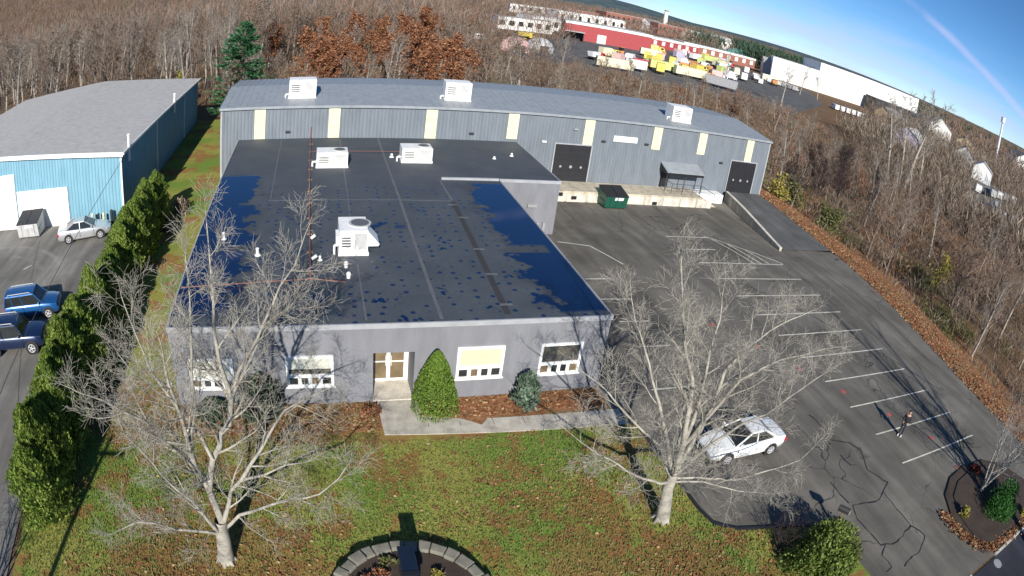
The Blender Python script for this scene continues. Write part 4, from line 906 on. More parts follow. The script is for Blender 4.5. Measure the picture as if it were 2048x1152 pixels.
LT = [([(-3.55,14,2.13),(-3.65,14.1,2.89),(-3.77,14.2,3.76),(-3.97,14.1,4.47),(-3.96,14,5.27),(-3.92,13.8,5.93),(-3.9,13.6,6.98),(-3.99,13.4,8.18),(-3.92,13.2,9.4)], .2, .035, 13),
 ([(-3.96,14,5.27),(-3.79,14,6.09),(-3.46,14,6.99),(-3.44,14,7.69),(-3.27,14.13,9.17),(-3.19,14.27,10.19),(-3.22,14.4,11.2)], .1, .03, 11),
 ([(-3.72,14.2,3.5),(-3.38,14.35,4.67),(-3.06,14.5,5.12),(-3.01,14.65,5.47),(-2.68,14.8,5.7),(-2.5,14.95,6.57),(-2.58,15.1,6.89),(-2.75,15.25,7.59),(-2.82,15.4,8.65),(-2.76,15.55,9.39),(-2.78,15.7,10.22),(-2.82,15.85,11.08),(-2.87,16,11.62)], .17, .03, 16),
 ([(-3.5,14,2.1),(-3.3,14,2.6),(-2.99,14.24,3.42),(-2.59,14.48,3.67),(-1.82,14.68,3.7),(-1.08,14.84,3.98),(-.42,15,3.93)], .13, .03, 9),
 ([(-2.6,14.4,3.7),(-1.81,14.78,4.67),(-1.35,15.26,5.17),(-.93,15.7,5.51),(-.35,16.1,5.58),(.43,16.5,5.67)], .1, .028, 10),
 ([(-3.6,14,1.7),(-2.86,14,2.5),(-1.45,14,3.11),(-.06,14,3.47),(.59,14,4.14),(.94,14,4.78)], .1, .025, 8),
 ([(-3.72,13.9,1.69),(-3.8,13.7,2.12),(-4.24,13.5,3.66),(-4.76,13.3,4.61),(-5.11,13.13,5.67),(-5.66,12.97,6.77),(-5.61,12.8,7.21)], .095, .025, 10),
 ([(-3.74,13.9,1.61),(-4.07,13.66,1.97),(-5.14,13.42,2.31),(-5.77,13.22,2.78),(-6.42,13.06,2.97),(-7.17,12.9,2.67)], .08, .022, 9),
 ([(-4,14,4.7),(-4.84,13.68,6.39),(-5.04,13.36,6.97),(-5.57,13.06,7.55),(-5.98,12.78,8.1),(-6.65,12.5,8.56)], .1, .025, 10),
 ([(-2.68,14.8,5.7),(-2.23,15.4,7.17),(-1.58,15.8,8.04),(-.83,16.2,9.5),(-.36,16.6,9.98),(-.07,17,10.72)], .1, .025, 12),
 ([(-3.35,14.2,4.81),(-3.62,14.4,5.62),(-4.87,14.6,7.82),(-5.28,14.8,9.32),(-5.49,15,9.84)], .09, .025, 10),
 ([(-2.5,14.95,6.57),(-1.84,15.67,7.42),(-1.18,16.33,8.36),(-.25,17,8.64)], .075, .022, 9),
 ([(-3.9,14.3,4.2),(-4.9,15,5.6),(-5.7,15.7,6.6),(-6.5,16.3,7.2)], .07, .02, 9)]
hero('bare_tree', 'large pale leafless tree on the front lawn, left of the stone ring', (-3.85, 14, 0), ([(-3.86,14,-.15),(-3.78,14,.6),(-3.7,14,1.2),(-3.6,14,2.15)], .32, .23), LT, M['bark_pale'], 11)
RT = [([(12.6,13.9,2.2),(11.96,13.78,2.36),(10.56,13.66,3.22),(9.3,13.56,4.29),(8.49,13.48,4.9),(7.58,13.4,5.75)], .09, .022, 9),
 ([(12.5,13.9,2.4),(11.55,14.14,4.03),(10.48,14.38,4.97),(9.55,14.6,5.89),(8.93,14.8,6.52),(8.21,15,7.01)], .1, .024, 10),
 ([(12.51,13.9,2.5),(12.54,14.07,4.16),(12.42,14.24,5.42),(12.27,14.41,6.6),(11.68,14.57,7.76),(11.34,14.71,8.82),(10.99,14.86,10.18),(10.84,15,10.95)], .17, .028, 16),
 ([(12.6,13.9,2.9),(13.06,14,4.59),(13.34,14.1,5.82),(13.4,14.2,7.02),(14.28,14.3,7.9),(15.57,14.4,8.56),(17.2,14.5,9.0)], .14, .026, 14),
 ([(12.52,13.9,2.4),(13.66,13.62,2.41),(15.43,13.34,2.1),(16.98,13.12,2.4),(18.49,12.96,2.69),(19.01,12.8,3.78)], .08, .02, 8),
 ([(12.57,14,3.97),(13.04,13.76,5.46),(13.62,13.52,7.04),(15.04,13.32,7.82),(16.5,13.16,8.1),(17.5,13,8.3)], .11, .022, 13),
 ([(12.52,14,2.5),(11.79,14.4,4.5),(11.12,14.8,6.05),(10.54,15.2,7.45),(10.13,15.6,8.37),(10.01,16,9.07)], .12, .024, 13),
 ([(12.53,14,3.9),(12.77,14.25,5.8),(12.69,14.5,7.71),(13.15,15,8.56),(13.29,15.5,9.81)], .11, .024, 13),
 ([(12.55,13.85,2.6),(13.34,13.48,4.24),(14.11,13.16,5.27),(14.8,12.8,5.87),(15.68,12.4,7.09),(16.43,12,8.09)], .1, .022, 11),
 ([(12.52,13.8,2.3),(13.5,13.2,2.6),(14.8,12.5,2.4),(16,11.8,2.5)], .06, .02, 7),
 ([(12.5,14.1,3),(13.3,15.6,4.6),(13.9,16.8,6),(14.3,17.8,7.2)], .09, .022, 11),
 ([(12.45,13.8,2.6),(11.6,12.9,4),(10.9,12.2,5.2)], .07, .02, 8)]
hero('bare_tree', 'leafless tree on the lawn edge in front of the white sedan', (12.8, 13.9, 0), ([(12.88,13.9,-.1),(12.7,13.9,.9),(12.51,13.9,1.82),(12.51,13.9,2.6)], .33, .19), RT, M['bark_pale'], 23)
t = thing('bare_tree', 'small many stemmed leafless tree leaning in the island bed', 'tree', (32.6, 8.0, .1)); rng = rg(5); out = []
c5 = dict(HC); c5['kids'] = [7, 5, 3, 2]; c5['trop'] = [.04]*5
for k in range(6):
    a = k*1.05+.3; grow(out, Vector((.05*math.cos(a), .05*math.sin(a), .3)), Vector((.45*math.cos(a)+.35, .45*math.sin(a), 1)).normalized(), rng.uniform(4.6, 6.2), .07, 0, rng, c5)
tubes('crown', out, M['bark_grey'], t, 5); tubes('trunk', [(Vector((-.12, 0, -.1)), Vector((0, 0, .4)), .14, .12)], M['bark_grey'], t, 9)
t = thing('bare_tree', 'tall bare street tree south of the island bed that throws long shadows on the lot', 'tree', (31.9, -2.5, 0)); out = []
for k in range(3): grow(out, Vector((0, 0, 3.2)), Vector((.16*math.cos(k*2.1), .2*math.sin(k*2.1), 1)).normalized(), 13, .2, 0, rng, dict(c5, kids=[9, 5, 3, 2], wob=.06, ang=(18, 36), len=(.22, .34)))
tubes('crown', out, M['bark_grey'], t, 5); tubes('trunk', [(Vector((0, 0, -.2)), Vector((0, 0, 3.4)), .34, .26)], M['bark_grey'], t, 9)
t = thing('bare_tree', 'bare low branches of a tree at the street end of the hedge', 'tree', (-14.6, 8.6, 0)); out = []
for k in range(4): grow(out, Vector((0, 0, .5)), Vector((rng.uniform(-.3, .5), rng.uniform(.2, .8), 1)).normalized(), rng.uniform(3.2, 4.2), .06, 0, rng, c5)
tubes('crown', out, M['bark_grey'], t, 5); tubes('trunk', [(Vector((0, 0, -.2)), Vector((0, 0, .6)), .12, .09)], M['bark_grey'], t, 9)
# leaf clouds
def leafquads(C, D, size, aspect, rs, Nr=None):
    """diamond faces: centres C, long axis D"""
    n = len(C); D = D/(np.linalg.norm(D, axis=1, keepdims=True)+1e-9); Rv = rs.normal(size=(n, 3)) if Nr is None else Nr; U = np.cross(D, Rv); U /= np.linalg.norm(U, axis=1, keepdims=True)+1e-9
    s = size[:, None]; V = np.stack([C-D*s*.5, C+U*s*aspect*.5, C+D*s*.5, C-U*s*aspect*.5], 1).reshape(-1, 3)
    return V, np.arange(n*4).reshape(n, 4)
def crown_mesh(name, C, D, size, aspect, m, parent, seed, Nr=None):
    V, Q = leafquads(C, D, size, aspect, np.random.RandomState(seed), Nr); return npmesh(name, V, Q, m, parent)
def cone_shrub(name, label, cat, loc, h, rad, prof, n, leaf, m, seed, group=None, lump=.18, trunk='bark_brown', stem=.08):
    t = thing(name, label, cat, loc, 0, group); rs = np.random.RandomState(seed)
    u = rs.rand(n)**.8; a = rs.rand(n)*6.283; pr_ = np.interp(u, [p[0] for p in prof], [p[1] for p in prof])
    ph = rs.rand(6)*6.28; lm = 1+lump*(np.sin(3*a+ph[0]+u*9)*np.sin(u*17+ph[1])+.6*np.sin(7*a+ph[2])*np.sin(u*29+ph[3]))
    rr = rad*pr_*lm*(1-.55*rs.rand(n)**2.2)
    C = np.stack([rr*np.cos(a), rr*np.sin(a), h*(.02+.98*u)], 1)
    D = np.stack([np.cos(a)*.35, np.sin(a)*.35, np.full(n, 1.)], 1)+rs.normal(size=(n, 3))*.4; Nr = np.stack([np.cos(a), np.sin(a), np.full(n, .35)], 1)+rs.normal(size=(n, 3))*.45
    crown_mesh('foliage', C, D, leaf*(.6+.8*rs.rand(n)), .5, m, t, seed, Nr)
    rng = rg(seed); tubes('trunk', [(Vector((0, 0, -.1)), Vector((0, 0, h*.6)), stem, stem*.5)]+[(Vector((0, 0, h*q)), Vector((rad*.7*math.cos(q*40), rad*.7*math.sin(q*40), h*q+.35)), stem*.4, .01) for q in (.1, .2, .3, .4, .5, .6)], M[trunk], t, 6)
    return t
ARB = [(0, .8), (.15, 1), (.45, .92), (.75, .62), (.92, .3), (1, .05)]
hed = [cone_shrub('hedge_tree', 'bright green conical cedar in the row dividing the lawn from the left lot', 'tree', (-12.2, 16, 0), 4.35, 1.22, ARB, 9500, .17, M['cedar'], s, 'cedars in the dividing hedge', .34) for s in (31, 32, 33)]
rh = rg(77); hy = [15.6]
while hy[-1] < 45.6: hy.append(hy[-1]+rh.uniform(.85, 1.3))
for i, y in enumerate(hy):
    o = hed[i] if i < 3 else copy_tree(hed[i % 3])
    o.location = (-12.35-.012*(y-15)+.15+rh.uniform(-.18, .18), y, 0); k = rh.uniform(.8, 1.1)*(1 if y < 40 else .96); o.scale = (rh.uniform(.88, 1.08), rh.uniform(.88, 1.08), k); o.rotation_euler = (0, 0, rh.uniform(0, 6.28))
cone_shrub('cone_shrub', 'bright green clipped cone shrub beside the entrance', 'shrub', (5.45, 22.3, 0), 3.15, 1.08, [(0, 1), (.25, .93), (.55, .7), (.8, .42), (.93, .2), (1, .04)], 15000, .095, M['shrub_bright'], 41, lump=.05)
cone_shrub('weeping_shrub', 'drooping blue green shrub between the two right windows', 'shrub', (9.75, 22.3, 0), 1.7, .62, [(0, 1), (.3, .9), (.7, .7), (1, .2)], 1100, .27, M['shrub_blue'], 42, lump=.3)
cone_shrub('foundation_shrub', 'dark evergreen shrub between the two left windows', 'shrub', (-2.45, 22.5, 0), 1.9, 1.0, [(0, 1), (.4, 1), (.8, .75), (1, .35)], 2600, .2, M['shrub_dark'], 43, lump=.25)
cone_shrub('foundation_shrub', 'low dark shrub in the bed under the far left window', 'shrub', (-4.7, 22.2, 0), .8, .8, [(0, 1), (.5, 1), (1, .5)], 1200, .16, M['shrub_dark'], 44, lump=.25)
def blob_shrub(name, label, loc, radii, n, leaf, m, seed, clumps=14, branch=True):
    t = thing(name, label, 'shrub', loc); rs = np.random.RandomState(seed); Cs = []; Ds = []; Ns = []
    for k in range(clumps):
        v = rs.normal(size=3); v /= np.linalg.norm(v); v[2] = abs(v[2]); c = v*np.array(radii)*rs.uniform(.3, .72); q = rs.normal(size=(n//clumps, 3)); q /= np.linalg.norm(q, axis=1, keepdims=True)
        rr = np.array(radii)*rs.uniform(.32, .5); Cs.append(c+q*rr*(1-.5*rs.rand(len(q), 1)**2)); Ds.append(np.array([0, 0, .8])+q*.3+rs.normal(size=q.shape)*.5); Ns.append(q+rs.normal(size=q.shape)*.4)
    C = np.concatenate(Cs); D = np.concatenate(Ds); ok = C[:, 2] > -.05; C, D, Nr = C[ok], D[ok], np.concatenate(Ns)[ok]
    crown_mesh('foliage', C, D, leaf*(.6+.8*rs.rand(len(C))), .5, m, t, seed, Nr)
    if branch: tubes('stem', [(Vector((0, 0, -.1)), Vector((radii[0]*.7*math.cos(a), radii[1]*.7*math.sin(a), radii[2]*.7)), .05, .015) for a in (0, .9, 1.8, 2.7, 3.6, 4.5, 5.4)], M['bark_brown'], t, 5)
    return t
blob_shrub('evergreen_shrub', 'wide olive green evergreen shrub on the lawn corner by the mailbox', (18.6, 8.8, 0), (2.3, 2.1, 2.35), 20000, .17, M['juniper'], 51, 22)
blob_shrub('boxwood_shrub', 'rounded deep green shrub in the island bed', (33.0, 6.2, .1), (2.0, 1.5, 1.6), 12000, .13, M['boxwood'], 52, 20)
blob_shrub('red_shrub', 'small dark red leaved shrub at the back of the island bed', (33.6, 9.5, .1), (.5, .45, .55), 700, .14, M['red_leaf'], 53, 7)
blob_shrub('flower_clump', 'yellow green plant inside the stone ring by its left rim', (1.9, 13.5, .3), (.4, .3, .3), 300, .14, M['olive_leaf'], 54, 6)
blob_shrub('flower_clump', 'rust leaved plant inside the stone ring, left of the sign', (1.5, 12.8, .3), (.7, .5, .3), 420, .13, M['rust'], 55, 7)
blob_shrub('flower_clump', 'lime green plant inside the stone ring near its lower left', (.9, 12.5, .3), (.45, .4, .3), 320, .14, M['shrub_bright'], 56, 6)
blob_shrub('flower_clump', 'withered tan plant inside the stone ring, right of the sign', (3.6, 12.7, .3), (.35, .35, .3), 300, .12, M['yellow_leaf'], 57, 6)
blob_shrub('dry_grass_clump', 'dry tan plant on the left rim of the island bed', (29.3, 7.4, .1), (.5, .6, .5), 420, .2, M['yellow_leaf'], 58, 6)
blob_shrub('dry_grass_clump', 'dry tan plant by the street kerb of the island bed', (34.6, 4.6, .1), (.5, .4, .5), 380, .2, M['yellow_leaf'], 59, 6)
blob_shrub('rust_shrub', 'rust leaved low bush at the left side of the entrance', (2.6, 22.3, 0), (.55, .5, .5), 500, .14, M['rust'], 60, 7)
for k, (x, y, rx, hz) in enumerate(((-10.6, 47.5, 1.0, 1.5), (-10.9, 44.0, .8, 1.2))): blob_shrub('bare_shrub', ('dark twiggy shrub behind the far end of the hedge', 'dark twiggy shrub beside the hedge, nearer than the other')[k], (x, y, 0), (rx, rx, hz), 500, .22, M['brush'], 61+k, 8)
t = thing('bare_shrub', 'dark leafless shrub between the wide evergreen shrub and the lawn kerb', 'shrub', (17.0, 10.6, 0)); rng = rg(88); out = []  # real twigs, their dark tone also stands in for the evergreen shrub's shadow
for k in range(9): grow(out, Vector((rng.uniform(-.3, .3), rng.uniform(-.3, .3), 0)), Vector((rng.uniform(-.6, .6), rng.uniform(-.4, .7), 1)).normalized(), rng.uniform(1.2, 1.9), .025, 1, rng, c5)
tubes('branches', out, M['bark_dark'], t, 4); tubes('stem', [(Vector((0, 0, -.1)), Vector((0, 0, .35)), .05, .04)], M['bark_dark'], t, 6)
# ---------- forest kinds
def tree_kind(seed, h, cfgk, barkm, leafm=None, nleaf=0, leaf=.3, spread=.35, clear=.35):
    rng = rg(seed); tr = []; cr = []; p = Vector((0, 0, -.4)); d = Vector((rng.uniform(-.08, .08), rng.uniform(-.08, .08), 1)).normalized(); n = 8; r0 = .02*h; pts = []
    for i in range(n):
        d = (d+rnd_unit(rng)*.06+UP*.05).normalized(); q = p+d*(h*.88+.4)/n; ra = r0*(1-.85*i/n); rb = r0*(1-.85*(i+1)/n); tr.append((p, q, ra, rb)); pts.append((p, q, d, ra)); p = q
    c = dict(seg=[8, 5, 4, 3], kids=cfgk, ang=(22, 55), len=(spread*.8, spread*1.2), rr=.45, rmin=.018, wob=.15, trop=[0, .12, .08, .04], minl=.5)
    sprout(cr, pts, h, 0, rng, c, clear)
    root = thing('forest_tree', None, 'tree'); tubes('trunk', tr, M[barkm], root, 6); tubes('crown', cr, M[{'bark_brown': 'twig_brown', 'bark_dark': 'bark_dark'}.get(barkm, 'twig_grey')], root, 3, False)
    if leafm:
        rs = np.random.RandomState(seed); B = np.array([s[1] for s in cr]); ok = B[:, 2] > h*.12; B = B[ok]; C = B[rs.randint(0, len(B), nleaf)]+rs.normal(size=(nleaf, 3))*.28
        crown_mesh('foliage', C, rs.normal(size=(nleaf, 3))*np.array([1, 1, .5]), leaf*(.6+.8*rs.rand(nleaf)), .7, M[leafm], root, seed)
    return root
KB = [9, 5.5, 4]
kinds = dict(grey=[tree_kind(101, 13, [15, 6.5, 4.5], 'bark_grey', spread=.3), tree_kind(102, 11, [14, 6.5, 4.5], 'bark_light', spread=.32, clear=.4), tree_kind(103, 14, [15, 6, 4.5], 'bark_grey', spread=.26, clear=.45)],
             brown=[tree_kind(104, 9, [15, 6.5, 4.5], 'bark_brown', spread=.38, clear=.2), tree_kind(105, 11, [15, 6.5, 4.5], 'bark_grey', 'brown_leaf', 500, .28, .34), tree_kind(106, 8, [14, 6.5, 4.5], 'bark_brown', 'brown_leaf', 300, .22, .42, .15)],
             rust=[tree_kind(107, 11, KB, 'bark_light', 'rust', 3600, .36, .42, .15), tree_kind(108, 9, KB, 'bark_grey', 'rust', 3000, .34, .46, .12)],
             dark=[tree_kind(111, 8, [22, 9, 5], 'bark_dark', spread=.42, clear=.08)],
             yellow=[tree_kind(109, 5, [10, 5, 3], 'bark_brown', 'yellow_leaf', 1300, .3, .45, .1), tree_kind(110, 4, [10, 5, 3], 'bark_brown', 'olive_leaf', 1500, .28, .5, .08)])
for v in kinds.values():
    for o in v: o['used'] = 0
def plant(kind, i, x, y, h, label, group, rng):
    src = kinds[kind][i % len(kinds[kind])]
    if not src['used']: o = src; src['used'] = 1
    else: o = copy_tree(src)
    base = (8,) if kind == 'dark' else (13, 11, 14) if kind == 'grey' else (9, 11, 8) if kind == 'brown' else (11, 9) if kind == 'rust' else (5, 4)
    k = h/base[i % len(base)]
    o.location = (x, y, z_ground(x, y)+(.1 if x < 40 else 0)); o.scale = (k*rng.uniform(.9, 1.15), k*rng.uniform(.9, 1.15), k); o.rotation_euler = (0, 0, rng.uniform(0, 6.28))
    tag(o, label, 'tree', group); return o
LBL = dict(grey=('tall leafless grey trunked tree in the dense woods beyond the two metal buildings', 'leafless grey trees in the woods'), brown=('leafless brown twigged tree in the scrubby woods around the warehouse', 'brown twigged trees in the woods'), rust=('oak holding rust coloured leaves in the woods behind the grey metal roof', 'rust leaved oaks'))
rf_ = rg(2024); spots = []
def scatter(n, fx, fy, sep, fkind, fh, keep):
    c = 0; tries = 0
    while c < n and tries < 6000:
        tries += 1; x, y = rf_.uniform(*fx), rf_.uniform(*fy)
        if not keep(x, y) or any((x-a)**2+(y-b_)**2 < sep*sep for a, b_ in spots): continue
        spots.append((x, y)); c += 1; k = fkind(x, y); plant(k, rf_.randrange(3), x, y, fh(x, y)*rf_.uniform(.8, 1.2), *LBL[k], rf_)
visL = lambda x, y: -.62*y-8 < x
scatter(95, (-95, -9), (84, 150), 3.6, lambda x, y: 'brown' if rf_.random() < .35 else 'grey', lambda x, y: 12.5, lambda x, y: visL(x, y) and not (-12.5 < x < -6 and y < 90))
scatter(30, (-6, 30), (84, 124), 3.4, lambda x, y: 'rust' if rf_.random() < .72 else 'grey', lambda x, y: 9.0, lambda x, y: abs(x-.12*y+1) < 13)
scatter(22, (-12, 45), (76, 96), 3.4, lambda x, y: 'grey' if rf_.random() < .45 else 'brown', lambda x, y: 7.5, lambda x, y: True)
scatter(28, (-14, 60), (96, 150), 4.2, lambda x, y: ('rust' if x < 26 and rf_.random() < .45 else 'grey') if rf_.random() < .6 else 'brown', lambda x, y: 11 if x < 30 else 8, lambda x, y: x < .42*y)
scatter(24, (30, 74), (76, 140), 4.0, lambda x, y: 'brown', lambda x, y: 5.5 if y > 100 else 6.5, lambda x, y: x < .62*y and x > .3*y)
scatter(90, (50, 112), (8, 125), 3.8, lambda x, y: 'brown' if rf_.random() < .42 else 'grey', lambda x, y: 6.5 if y > 75 else 9.5, lambda x, y: x > edge_x(y)+6.5 and x < 70+.45*y and x > .5*y)
for x, y, h in ((112, 78, 23), (118, 84, 21), (107, 80, 20), (124, 82, 20)): spots.append((x, y)); plant('grey', int(x), x, y, h, 'very tall leafless tree standing above the skyline at the right', 'tall trees on the right skyline', rf_)
for x, y in ((76, 66), (80, 70), (72, 70), (77, 74), (83, 64), (69, 64)): spots.append((x, y)); plant('dark', 0, x, y, rf_.uniform(6.5, 9), 'dark purplish twiggy tree in the thicket right of the grey warehouse', 'dark thicket trees', rf_)
ry = rg(15)
for i, (x, y, k) in enumerate(((-6.5, 86, 'yellow'), (-9.0, 91, 'yellow'), (53.5, 62, 'yellow'), (52, 55, 'yellow'), (60, 60, 'yellow'), (10.5, 81, 'yellow'), (24, 82, 'yellow'), (57, 50, 'yellow'), (66, 36, 'yellow'), (-21, 93, 'yellow'))):
    plant(k, (0, 1, 1, 0, 1, 1, 1, 1, 0, 0)[i], x, y, 4.2, ('yellow leaved bush between the blue and the grey metal building', 'yellow bush behind the far corner of the blue building', 'olive green bush past the right end of the grey warehouse, farther one', 'yellow green bush at the right end of the drive, nearest the warehouse', 'olive green bush deep in the brown scrub right of the warehouse', 'low green bush behind the grey roof near the rust leaved oaks', 'low green bush behind the grey roof right of the middle roof unit', 'olive green bush on the bank above the drive', 'yellow bush among the bare trees right of the drive', 'small yellow tree among bare trunks behind the blue building')[i], None, ry)
for x, y, h, lb in ((-9.6, 80.5, 13.5, 'tall green pine between the blue building and the grey warehouse'), (4.5, 95, 7.5, 'short green pine in front of the rust leaved oaks')):
    t = thing('pine_tree', lb, 'tree', (x, y, 0)); rng = rg(int(h*7)); br = []; Cs = []; rs = np.random.RandomState(9)
    tubes('trunk', [(Vector((0, 0, -.3)), Vector((0, 0, h*.97)), .02*h, .02)], M['bark_brown'], t, 8)
    for k in range(int(h*13)):
        u = rng.random()**.9; z = h*(.08+.88*u); L = (h*.3)*(1-u**2.4)**.8*rng.uniform(.5, 1.1)+.3; a = rng.uniform(0, 6.28); dr = rng.uniform(-.1, .25)
        e_ = Vector((L*math.cos(a), L*math.sin(a), z+L*dr)); br.append((Vector((0, 0, z)), e_, .03, .008))
        q = np.linspace(.3, 1, 34)[:, None]; c = np.array([0, 0, z])*(1-q)+np.array(e_)*q+rs.normal(size=(34, 3))*np.array([.2, .2, .1])*(.5+L*.3); Cs.append(c)
    tubes('branches', br, M['bark_brown'], t, 4); C = np.concatenate(Cs); n = len(C)
    D = np.stack([C[:, 0], C[:, 1], np.full(n, .6)], 1)+rs.normal(size=(n, 3))*.5; crown_mesh('foliage', C, D, .5*(.6+.8*rs.rand(n)), .45, M['pine'], t, 9)
# ---------- stuff: brush, far woods, fallen leaves, grass
def twigstuff(name, pts, hs, per, m, seed, label, cat, wide=.05, lean=.35):
    rs = np.random.RandomState(seed); P = np.repeat(np.array(pts), per, 0); Hh = np.repeat(np.array(hs), per); n = len(P)
    a = rs.rand(n)*6.283; rad = rs.rand(n)**.5*Hh*.42; b = P+np.stack([rad*np.cos(a), rad*np.sin(a), Hh*rs.rand(n)*.75], 1)
    d = np.stack([np.cos(a)*lean, np.sin(a)*lean, np.full(n, .8)], 1)+rs.normal(size=(n, 3))*.3; d /= np.linalg.norm(d, axis=1, keepdims=True)
    L = Hh*(.16+.26*rs.rand(n)); V, Q = leafquads(b+d*L[:, None]*.5, d, L, 1, rs); 
    V = V.reshape(n, 4, 3); mid = (V[:, 1]+V[:, 3])/2; wv = (V[:, 1]-V[:, 3]); wv /= np.linalg.norm(wv, axis=1, keepdims=True)+1e-9; ww = (wide*Hh*(.5+rs.rand(n)))[:, None]*.5
    V[:, 1] = mid+wv*ww; V[:, 3] = mid-wv*ww
    return tag(npmesh(name, V.reshape(-1, 3), Q, m), label, cat, None, 'stuff')
rs = np.random.RandomState(5)
def sample(n, fx, fy, keep, h0, h1):
    P = []; Hs = []
    while len(P) < n:
        x, y = rs.uniform(*fx), rs.uniform(*fy)
        if keep(x, y): P.append((x, y, z_ground(x, y))); Hs.append(rs.uniform(h0, h1))
    return P, Hs
P, Hs = sample(3000, (44, 125), (-5, 140), lambda x, y: edge_x(y)+4 < x < 75+.5*y and x > .42*y-4, 1.0, 3.6)
twigstuff('undergrowth', P, Hs, 42, M['brush'], 1, 'tangled brown undergrowth on the wooded slope right of the drive', 'undergrowth', .014)
P, Hs = sample(2300, (-95, 75), (73, 150), lambda x, y: (y > 84 or x > -7) and -.65*y-5 < x < .62*y+2, 1.0, 3.6)
twigstuff('undergrowth', P, Hs, 36, M['brush'], 2, 'brown undergrowth in the woods behind the metal buildings', 'undergrowth', .02)
P, Hs = sample(330, (-7, 48), (73, 108), lambda x, y: -.06*y < x < .45*y, .5, 1.8)
twigstuff('rust_brush', P, Hs, 50, M['rust'], 13, 'rust orange leaved brush close behind the grey metal roof', 'undergrowth', .06)
P, Hs = sample(420, (50, 125), (40, 150), lambda x, y: edge_x(y)+3 < x < 75+.5*y and x > .4*y and math.sin(x*.35+1)*math.sin(y*.28) > .25, .8, 2.6)
twigstuff('rust_brush', P, Hs, 50, M['rust'], 11, 'rust orange leaved brush scattered through the scrub before the contractor yard', 'undergrowth', .05)
P, Hs = sample(300, (48, 80), (20, 75), lambda x, y: edge_x(y)+3 < x < edge_x(y)+22 and math.sin(x*.4)*math.sin(y*.31+2) > .2, .6, 2.0)
twigstuff('green_brush', P, Hs, 50, M['olive_leaf'], 12, 'olive green brush scattered along the bank right of the drive', 'undergrowth', .05)
P, Hs = sample(900, (44, 70), (0, 74), lambda x, y: edge_x(y)+3 < x < edge_x(y)+16, .3, 1.1)
twigstuff('dry_weeds', P, Hs, 22, M['brown_leaf'], 3, 'dry brown weeds along the bank beside the drive', 'weeds', .06)
def hill_z(x, y):
    a = math.degrees(math.atan2(x, y)); r = math.hypot(x, y)
    return 58*ss(230, 900, r)*(1-ss(-16, 2, a)) - .5
V = []; Q = []; na, nr = 40, 16
for i in range(na+1):
    a = R(-60+64*i/na)
    for k in range(nr+1): r = 200+1000*k/nr; x, y = r*math.sin(a), r*math.cos(a); V.append((x, y, hill_z(x, y)-.2))
    if i: b_ = (i-1)*(nr+1); Q += [(b_+k, b_+nr+1+k, b_+nr+2+k, b_+k+1) for k in range(nr)]
tag(npmesh('wooded_hill', np.array(V), np.array(Q), M['litter'], None, True), kind='structure')
def keepfar(x, y):
    if y < 150: return False
    if 70 < x < 300 and 148 < y < 330 and abs(x-(y*.62-10)) < 75 and y < x*1.9+40: return False
    return True
P = []; Hs = []
while len(P) < 4200:
    rr = 150*(900/150)**rs.rand(); a = R(rs.uniform(-36, 12 if rs.rand() < .85 else 22)); x, y = rr*math.sin(a), rr*math.cos(a)
    if keepfar(x, y): P.append((x, y, hill_z(x, y))); Hs.append(rs.uniform(9, 15))
twigstuff('far_woods', P, Hs, 58, M['far_bare'], 4, 'brown leafless woods stretching to the top left of the picture', 'woods', .014)
P = []; Hs = []
while len(P) < 2600:
    rr = 330*(5000/330)**rs.rand(); a = R(rs.uniform(14, 75)); x, y = rr*math.sin(a), rr*math.cos(a)
    if rr > 420 or (x > 250 and y < 200): P.append((x, y, -.5)); Hs.append(rs.uniform(8, 14)*(1+rr/4000))
twigstuff('far_woods', P, Hs, 44, M['far_bare'], 6, 'brown wooded belt below the skyline behind the town', 'woods', .03)
P = []; Hs = []
while len(P) < 1500:
    rr = 118*(420/118)**rs.rand(); a = R(rs.uniform(45, 76)); x, y = rr*math.sin(a), rr*math.cos(a)
    if x < 75+.5*y and y < 132: continue
    if y > .84*x and rr > 190 or (150 < x < 250 and 150 < y < 250 and y > 168+.0*x and x < 232) or (y > .95*x) or (120 < x < 215 and abs(y-(62+.55*(x-128))) < 6): continue
    P.append((x, y, z_ground(x, y))); Hs.append(rs.uniform(5, 9.5))
twigstuff('far_woods', P, Hs, 80, M['brush'], 8, 'grey brown scrubby woods between the houses at the right', 'woods', .016)
P = []; Hs = []
for a0, a1, r0, r1, n in ((37, 46, 420, 900, 230), (33, 36, 500, 700, 12), (47, 56, 700, 1500, 34), (28, 34, 700, 2500, 18), (55, 68, 500, 1800, 24)):
    for k in range(n): rr = rs.uniform(r0, r1); a = R(rs.uniform(a0, a1)); P.append((rr*math.sin(a), rr*math.cos(a), -.5)); Hs.append(rs.uniform(11, 18))
twigstuff('evergreen_belt', P, Hs, 110, M['far_green'], 7, 'dark evergreen belt on the skyline above the long white building', 'woods', .05, .2)
def keep_lawn(x, y): return not ((x-2.5)**2+(y-11.55)**2 < 9.3) and not (2.8 < x < 14.2 and 20.3 < y)
n = 26000; n = 15000; X_ = rs.uniform(-11, 19, n); Y_ = rs.uniform(8.5, 23, n); dens = np.array([.5+.5*math.sin(.5*x+1.3*math.sin(.45*y+.3*x)+.7)*math.sin(.6*y+.8) for x, y in zip(X_, Y_)])
ok = np.array([keep_lawn(x, y) and (x < lot_left(y)-.1 if y < 20 else x < 13.6) for x, y in zip(X_, Y_)]) & (rs.rand(n) < .06+.94*np.maximum(dens**4, .8*np.exp(-((X_+4)**2+(Y_-13)**2)/18)))
C = np.stack([X_[ok], Y_[ok], np.full(ok.sum(), .03)], 1); n = len(C); D = rs.normal(size=(n, 3))*np.array([1, 1, .3]); V, Q = leafquads(C, D, .1+.1*rs.rand(n), .7, rs)
